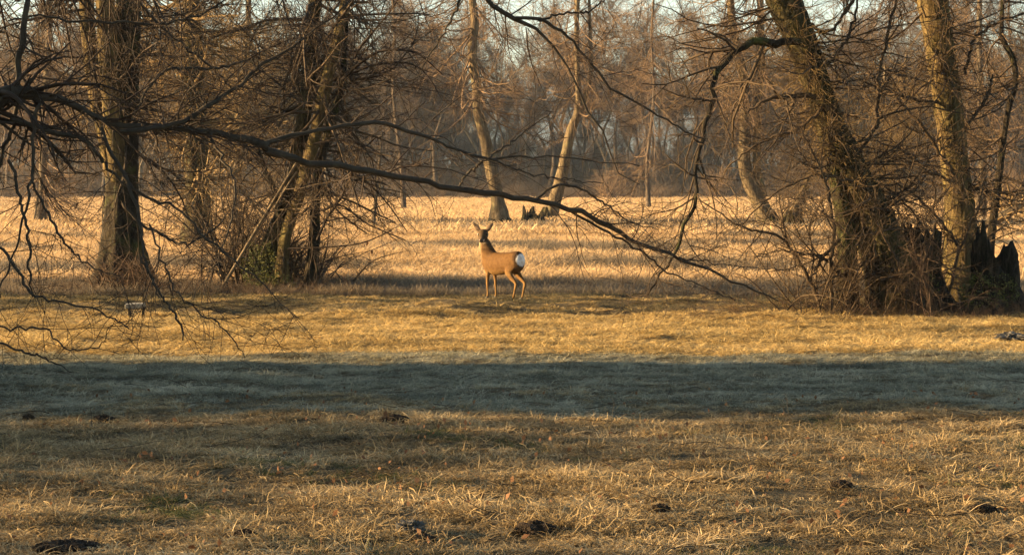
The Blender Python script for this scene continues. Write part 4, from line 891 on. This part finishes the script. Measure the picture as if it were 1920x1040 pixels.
blend(np.clip((0.15 - np.sqrt(l_ ** 2 + (f_ + 0.36) ** 2 + (u_ - 0.625) ** 2)) / 0.03, 0, 1) * 0.85, (0.05, 0.028, 0.014))
blend(np.clip((0.118 - np.sqrt(l_ ** 2 + (f_ + 0.40) ** 2 + ((u_ - 0.595) * 1.1) ** 2) + rng.normal(0, 0.006, nv)) / 0.022, 0, 1), (0.93, 0.93, 0.92))   # white rump
blend((f_ - 0.335) / 0.06 * (u_ > 0.55) * (u_ < 0.87) * 0.7, (0.30, 0.20, 0.10))
blend((f_ - 0.385) / 0.05 * (u_ > 0.64) * (u_ < 0.87) * 0.8, (0.55, 0.44, 0.30))
ishead = (np.abs(hs) < 0.08) & (hz > -0.13)
blend(((hx - 0.09) / 0.03) * ishead * (hz < -0.065), (0.75, 0.57, 0.48))                   # chin
blend(((hx - 0.06) / 0.05) * ishead * (f_ * 0 + u_ < 0.86) * (u_ > 0.70), (0.45, 0.36, 0.24))
blend(((hx - 0.158) / 0.008) * ishead * (hz > -0.105), (0.02, 0.017, 0.015))                           # nose
blend(((hx - 0.115) / 0.02) * ishead * (hx < 0.158) * (hz > -0.07), (0.10, 0.07, 0.05))
blend((hz - 0.07) / 0.02 * (hx > -0.01) * 0.7, (0.22, 0.15, 0.10))                    # ear insides
blend((hz - 0.07) / 0.02 * (hx < -0.012) * 0.8, (0.10, 0.07, 0.05))
blend(((np.abs(hs) > 0.10).astype(float)) * (hz > 0.13) * 0.7, (0.05, 0.04, 0.03))
rn = rng.normal(1, 0.06, (nv, 1)); colr = np.clip(colr * rn, 0, 1)
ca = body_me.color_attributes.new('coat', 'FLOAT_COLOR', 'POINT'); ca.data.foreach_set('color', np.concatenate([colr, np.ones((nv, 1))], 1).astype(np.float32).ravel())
mm, nt, b, o_ = new_mat('deer_coat', 0.8, 0.15)
an = nt.nodes.new('ShaderNodeAttribute'); an.attribute_name = 'coat'; tc = nt.nodes.new('ShaderNodeTexCoord')
fur = noise(nt, scaled(nt, tc.outputs['Object'], (1, 1, 0.6)), 34, 6, 0.75)
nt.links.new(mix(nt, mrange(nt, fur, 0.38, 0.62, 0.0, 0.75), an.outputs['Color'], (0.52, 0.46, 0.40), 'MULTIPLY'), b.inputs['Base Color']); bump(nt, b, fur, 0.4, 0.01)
b.inputs['Specular IOR Level'].default_value = 0.08
body_me.materials.clear(); body_me.materials.append(mm); body_me.polygons.foreach_set('use_smooth', np.ones(len(body_me.polygons), bool))
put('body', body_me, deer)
me_, nt, b, o_ = new_mat('dark_glossy_eye', 0.15, 0.5); b.inputs['Base Color'].default_value = (0.01, 0.008, 0.006, 1)
hm_, nt, b, o_ = new_mat('black_hoof', 0.5, 0.4); b.inputs['Base Color'].default_value = (0.02, 0.017, 0.014, 1)
for sg in (-1, 1):
    bm = bmesh.new(); bmesh.ops.create_uvsphere(bm, u_segments=12, v_segments=8, radius=0.0125); m2 = bpy.data.meshes.new('eye'); bm.to_mesh(m2); bm.free(); m2.materials.append(me_)
    o = put('eye', m2, deer); o.location = Vector(Hh(0.048, sg * 0.064, 0.008))
for f, l in ((0.266, 0.07), (0.233, -0.07), (-0.262, 0.085), (-0.282, -0.085)):
    bm = bmesh.new()
    for s_ in (-1, 1):
        loft(bm, [(D(f + a, l + s_ * 0.009, u), Fw, ra, Lf, 0.0085) for a, u, ra in ((0.0, 0.035, 0.012), (0.008, 0.018, 0.020), (0.014, 0.0, 0.026))], 10)
    m2 = bpy.data.meshes.new('hoof'); bm.to_mesh(m2); bm.free(); m2.materials.append(hm_); put('hoof', m2, deer)

# ------------------------------------------------------------------ grass
def tuft(nb, L0, L1, rad, wid, lean, curl, mat, K=5, name='tuft'):
    th = rng.uniform(0, 2 * math.pi, nb); r = rad * np.sqrt(rng.uniform(0, 1, nb)); base = np.stack([r * np.cos(th), r * np.sin(th), np.full(nb, -0.01)], 1)
    az = th + rng.normal(0, 1.3, nb); tilt = np.abs(rng.normal(lean, 0.3, nb)); L = rng.uniform(L0, L1, nb); cu = rng.uniform(0.3, 1.3, nb) * curl
    P = np.empty((nb, K, 3)); P[:, 0] = base; st = L / (K - 1)
    azk = az.copy()
    for k in range(1, K):
        tl = tilt + cu * k / (K - 1); azk = azk + rng.normal(0, 0.25, nb)
        P[:, k] = P[:, k - 1] + np.stack([np.cos(azk) * np.sin(tl), np.sin(azk) * np.sin(tl), np.cos(tl)], 1) * st[:, None]
    P[:, 1:, 2] = np.maximum(P[:, 1:, 2], 0.004 + rng.uniform(0, 0.02, (nb, K - 1)))
    sd_ = np.stack([-np.sin(az), np.cos(az), rng.normal(0, 0.4, nb)], 1); sd_ = nrm(sd_)
    wk = wid * rng.uniform(0.6, 1.3, nb)[:, None] * np.array([0.8, 1, 0.9, 0.65, 0.15][:K])[None]
    A = P - sd_[:, None] * wk[..., None] * 0.5; B = P + sd_[:, None] * wk[..., None] * 0.5
    V = np.stack([A, B], 2).reshape(-1, 3); i = np.arange(nb * K * 2).reshape(nb, K, 2)
    Q = np.stack([i[:, :-1, 0], i[:, :-1, 1], i[:, 1:, 1], i[:, 1:, 0]], -1).reshape(-1, 4)
    tone = np.repeat(rng.uniform(0, 1, nb), K * 2)
    return mesh_np(name, V, Q, mat, True, tone)
def vnoise(x, y, s, ph):
    return (np.sin(x * s + ph + 1.7 * np.sin(y * s * 0.7 + ph * 2)) * np.cos(y * s * 1.3 - ph + 1.1 * np.sin(x * s * 0.6)) + 0.5 * np.sin(x * s * 2.3 + y * s * 1.9 + ph * 3)) / 1.5
def field(y0, y1, dens, marg=1.5, clump=0.0, cs=1.2, seed=1.0):
    hw = lambda y: 960 / F * y * 1.04 + marg
    area = (hw(y0) + hw(y1)) * (y1 - y0); n = int(area * dens)
    y = np.sqrt(rng.uniform(y0 ** 2, y1 ** 2, n)) if y1 / y0 < 3 else rng.uniform(y0, y1, n)
    x = rng.uniform(-1, 1, n) * hw(y)
    keep = rng.uniform(0, 1, n) < (1 - clump * (0.5 - 0.5 * vnoise(x, y, cs, seed)))
    for hx_, hy_, hr in heaps: keep &= np.hypot(x - hx_, (y - hy_)) > hr * 0.85
    for tx, ty, tr_ in ((base_pts)): keep &= np.hypot(x - tx, y - ty) > tr_
    return x[keep], y[keep]
base_pts = [(T1.location[0], T1.location[1], 0.35), (T4.location[0], T4.location[1], 0.3), (LT.location[0], LT.location[1], 0.45)]
def sow(name, coll, nvar, x, y, s0, s1, label, cat, zs=1.0, hmod=0.0, seed=2.0, sink=0.0):
    n = len(x); s = rng.uniform(s0, s1, n); hz_ = s * zs * (1 + hmod * vnoise(x, y, 2.2, seed))
    scatter(name, coll, np.stack([x, y, gh(x, y) - sink], 1), np.stack([s, s, hz_], 1), np.stack([rng.normal(0, 0.08, n), rng.normal(0, 0.08, n), rng.uniform(0, 6.28, n)], 1), rng.integers(0, nvar, n), label, cat)
gn = proto_coll('near_tuft', [tuft(32, 0.05, 0.15, 0.05, 0.0042, l, c * 1.35, M['grass_near']) for l, c in ((0.5, 1.6), (0.7, 2.0), (0.9, 1.4), (0.4, 2.4), (1.0, 1.8), (0.6, 1.0))])
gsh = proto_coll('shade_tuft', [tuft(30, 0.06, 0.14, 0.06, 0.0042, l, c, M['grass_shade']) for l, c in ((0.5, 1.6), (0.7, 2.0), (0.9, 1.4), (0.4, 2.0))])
gg = proto_coll('green_tuft', [tuft(26, 0.05, 0.12, 0.05, 0.0040, l, c, leafy('green_grass_blades', [(0.1, (0.035, 0.045, 0.014)), (0.5, (0.085, 0.095, 0.03)), (0.95, (0.26, 0.23, 0.09))], 1.6)) for l, c in ((0.5, 1.6), (0.8, 1.4))])
gl = proto_coll('mown_tuft', [tuft(30, 0.07, 0.18, 0.06, 0.0055, l, c, M['grass_lit'], 4) for l, c in ((0.7, 1.2), (0.9, 1.5), (0.5, 1.0), (1.0, 1.2))])
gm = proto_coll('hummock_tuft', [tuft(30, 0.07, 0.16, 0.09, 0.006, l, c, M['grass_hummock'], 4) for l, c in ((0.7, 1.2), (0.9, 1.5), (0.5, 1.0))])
gs = proto_coll('sedge_tuft', [tuft(30, 0.10, 0.26, 0.10, 0.006, l, c, M['grass_sedge'], 4) for l, c in ((0.2, 0.8), (0.35, 1.0), (0.25, 0.6))])
gf = proto_coll('field_tuft', [tuft(26, 0.10, 0.27, 0.14, 0.009, l, c, M['grass_far'], 4) for l, c in ((0.5, 1.3), (0.8, 1.2), (0.35, 1.6))])
gv = proto_coll('far_tuft', [tuft(24, 0.12, 0.32, 0.30, 0.022, l, c, M['grass_far'], 4) for l, c in ((0.4, 0.9), (0.6, 1.0), (0.3, 0.8))])
x, y = field(7.6, 13.6, 400, 1.2, 0.8, 4.2)
k_ = vnoise(x, y, 1.6, 3.3) + rng.normal(0, 0.3, len(x)) > 0.85
sow('green_grass', gg, 2, x[k_], y[k_], 0.6, 1.1, 'olive green tufts among the dry foreground grass', 'grass', 0.85, 0.3)
x, y = x[~k_], y[~k_]
sow('near_grass', gn, 6, x, y, 0.6, 1.25, 'matted curly dry grass across the foreground', 'grass', 0.85, 0.5)
x, y = field(13.6, 18.6, 230, 1.5, 0.35, 1.8)
k_ = vnoise(x, y, 1.5, 9.0) + rng.normal(0, 0.4, len(x)) + (14.9 - y) * 0.7 > 0.5
sow('near_grass', gn, 6, x[k_], y[k_], 0.5, 1.0, 'straw coloured tufts mixed into the grass of the shadow band', 'grass', 0.7, 0.3)
x, y = x[~k_], y[~k_]
sow('shaded_grass', gsh, 4, x, y, 0.6, 1.1, 'short grass tinted grey green for the blue grey shadow band', 'grass', 0.62, 0.3)
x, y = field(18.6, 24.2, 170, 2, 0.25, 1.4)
sow('mown_grass', gl, 4, x, y, 0.6, 1.1, 'bright yellow short grass strip in full sun', 'grass', 0.75, 0.45)
x, y = field(24.2, 28.6, 120, 2, 0.5, 2.4)
k_ = vnoise(x, y, 1.9, 4.0) + rng.normal(0, 0.3, len(x)) + 0.5 * np.sin(y * 2.6 + 0.4 * np.sin(x)) > 0.25
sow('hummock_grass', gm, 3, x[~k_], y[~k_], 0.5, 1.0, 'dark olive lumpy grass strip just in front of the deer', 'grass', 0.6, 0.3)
sow('mown_grass', gl, 4, x[k_], y[k_], 0.5, 1.0, 'yellow grass tufts mixed among the dark strip at the deer feet', 'grass', 0.6, 0.3)
x, y = field(28.6, 32.6, 100, 2.5, 0.3, 1.0)
sow('sedge_grass', gs, 3, x, y, 0.6, 1.1, 'grey brown taller sedge in a band right behind the deer', 'grass', 0.8, 0.3)
x, y = field(32.6, 60, 44, 3, 0.3, 0.7)
k_ = vnoise(x, y, 0.35, 6.0) + 0.6 * np.sin(y * 0.55) + rng.normal(0, 0.25, len(x)) > 0.85
sow('field_grass', gf, 3, x[~k_], y[~k_], 0.7, 1.3, 'tall orange dry grass of the sunlit field', 'grass', 0.75, 0.3)
sow('sedge_grass', gs, 3, x[k_], y[k_], 0.9, 1.7, 'brown grey sedge patches in the sunlit field', 'grass', 0.9, 0.3)
x, y = field(60, 240, 5.0, 8, 0.3, 0.15)
k_ = vnoise(x * 0.35, y, 0.09, 6.0) + 0.5 * np.sin(y * 0.19) + rng.normal(0, 0.25, len(x)) > 0.95
gvs = proto_coll('far_sedge_tuft', [tuft(24, 0.12, 0.32, 0.30, 0.022, l, c, M['grass_sedge'], 4) for l, c in ((0.4, 0.9), (0.6, 1.0))])
sow('far_sedge', gvs, 2, x[k_], y[k_], 0.8, 1.5, 'darker brown sedge streaks across the far field', 'grass', 0.85, 0.3)
x, y = x[~k_], y[~k_]
sow('far_field_grass', gv, 3, x, y, 0.8, 1.5, 'dry pale orange grass reaching to the far wood', 'grass', 0.8, 0.3)

# brambles and litter under the right-hand trees and the left clump
lit = proto_coll('litter', [shrub_mesh(0.42, 10, 26, 50, M['twig_litter'], 0.006, 2.2), shrub_mesh(0.3, 8, 20, 40, M['twig_litter'], 0.005, 3.0), shrub_mesh(0.35, 8, 18, 30, M['twig_brown'], 0.006, 2.4)])
def patch(cx, cy, sx, sy, n):
    return rng.normal(cx, sx, n), rng.normal(cy, sy, n)
for lb, (x, y) in (('red brown brambles and litter around the feet of the right-hand trees', (lambda a, b: (np.concatenate([a[0], b[0]]), np.concatenate([a[1], b[1]])))(patch(T1.location[0] + 0.3, 24.3, 1.3, 0.45, 240), patch(T4.location[0] + 0.4, 24.6, 0.9, 0.4, 120))),
                   ('brown stems and litter around the foot of the clump left of the deer', patch(CT.location[0], 29.3, 0.9, 0.5, 260)), ('brown stems and litter around the foot of the thick left trunk', patch(LT.location[0], 29.6, 1.4, 0.5, 260))):
    n = len(x); s = rng.uniform(0.5, 1.2, n)
    scatter('bramble_litter', lit, np.stack([x, y, gh(x, y)], 1), np.stack([s, s, s], 1), np.stack([np.zeros(n), np.zeros(n), rng.uniform(0, 6, n)], 1), rng.integers(0, 3, n), lb, 'brambles')
# pale dry stalks standing above the grass, fallen sticks, dead leaves
def sticks(n, y0, y1, L, r, mat, up, name, label, cat):
    y = rng.uniform(y0, y1, n); x = rng.uniform(-1, 1, n) * (960 / F * y + 0.6); st_ = np.stack([x, y, gh(x, y) + (0 if up else 0.05)], 1)
    d = np.stack([rng.normal(0, .35, n), rng.normal(0, .35, n), np.ones(n)], 1) if up else np.stack([rng.normal(0, 1, n), rng.normal(0, .6, n), rng.uniform(0, .08, n)], 1)
    P, Rr = grow(st_, d, rng.uniform(L[0], L[1], n), np.full(n, r), np.full(n, r * 0.5), 7, 0.2 if up else 0.12, 0.5 if up else 0.0)
    V, Q = tubes(P, Rr, 3); o = put(name, mesh_np(name, V, Q, mat)); tag(o, label, cat, None, 'stuff')
sticks(260, 8.2, 18, (0.12, 0.30), 0.0016, M['pale_wood'], True, 'dry_stalks', 'pale curled dry stalks standing out of the near grass', 'stalks')
sticks(70, 8.4, 16, (0.12, 0.5), 0.003, M['twig_dark'], False, 'fallen_twigs', 'thin dark twigs lying on the near grass', 'twigs')
n = 420; y = rng.uniform(8.3, 15, n); x = rng.uniform(-1, 1, n) * (960 / F * y + 0.5)
lv = proto_coll('litter_leaf', [mesh_np('fallen_leaf', np.array([(0, 0, 0), (.5, .35, .12), (1.1, 0, .05), (.5, -.35, .15)]) * 0.045, np.array([(0, 1, 2, 3)]), M['leaf_dead'], False, np.array([.2, .8, .5, .4]))])
s = rng.uniform(0.4, 1, n)
scatter('fallen_leaves', lv, np.stack([x, y, gh(x, y) + 0.05], 1), np.stack([s, s, s], 1), rng.normal(0, 1, (n, 3)), np.zeros(n), 'small brown dead leaves scattered in the near grass', 'leaves')
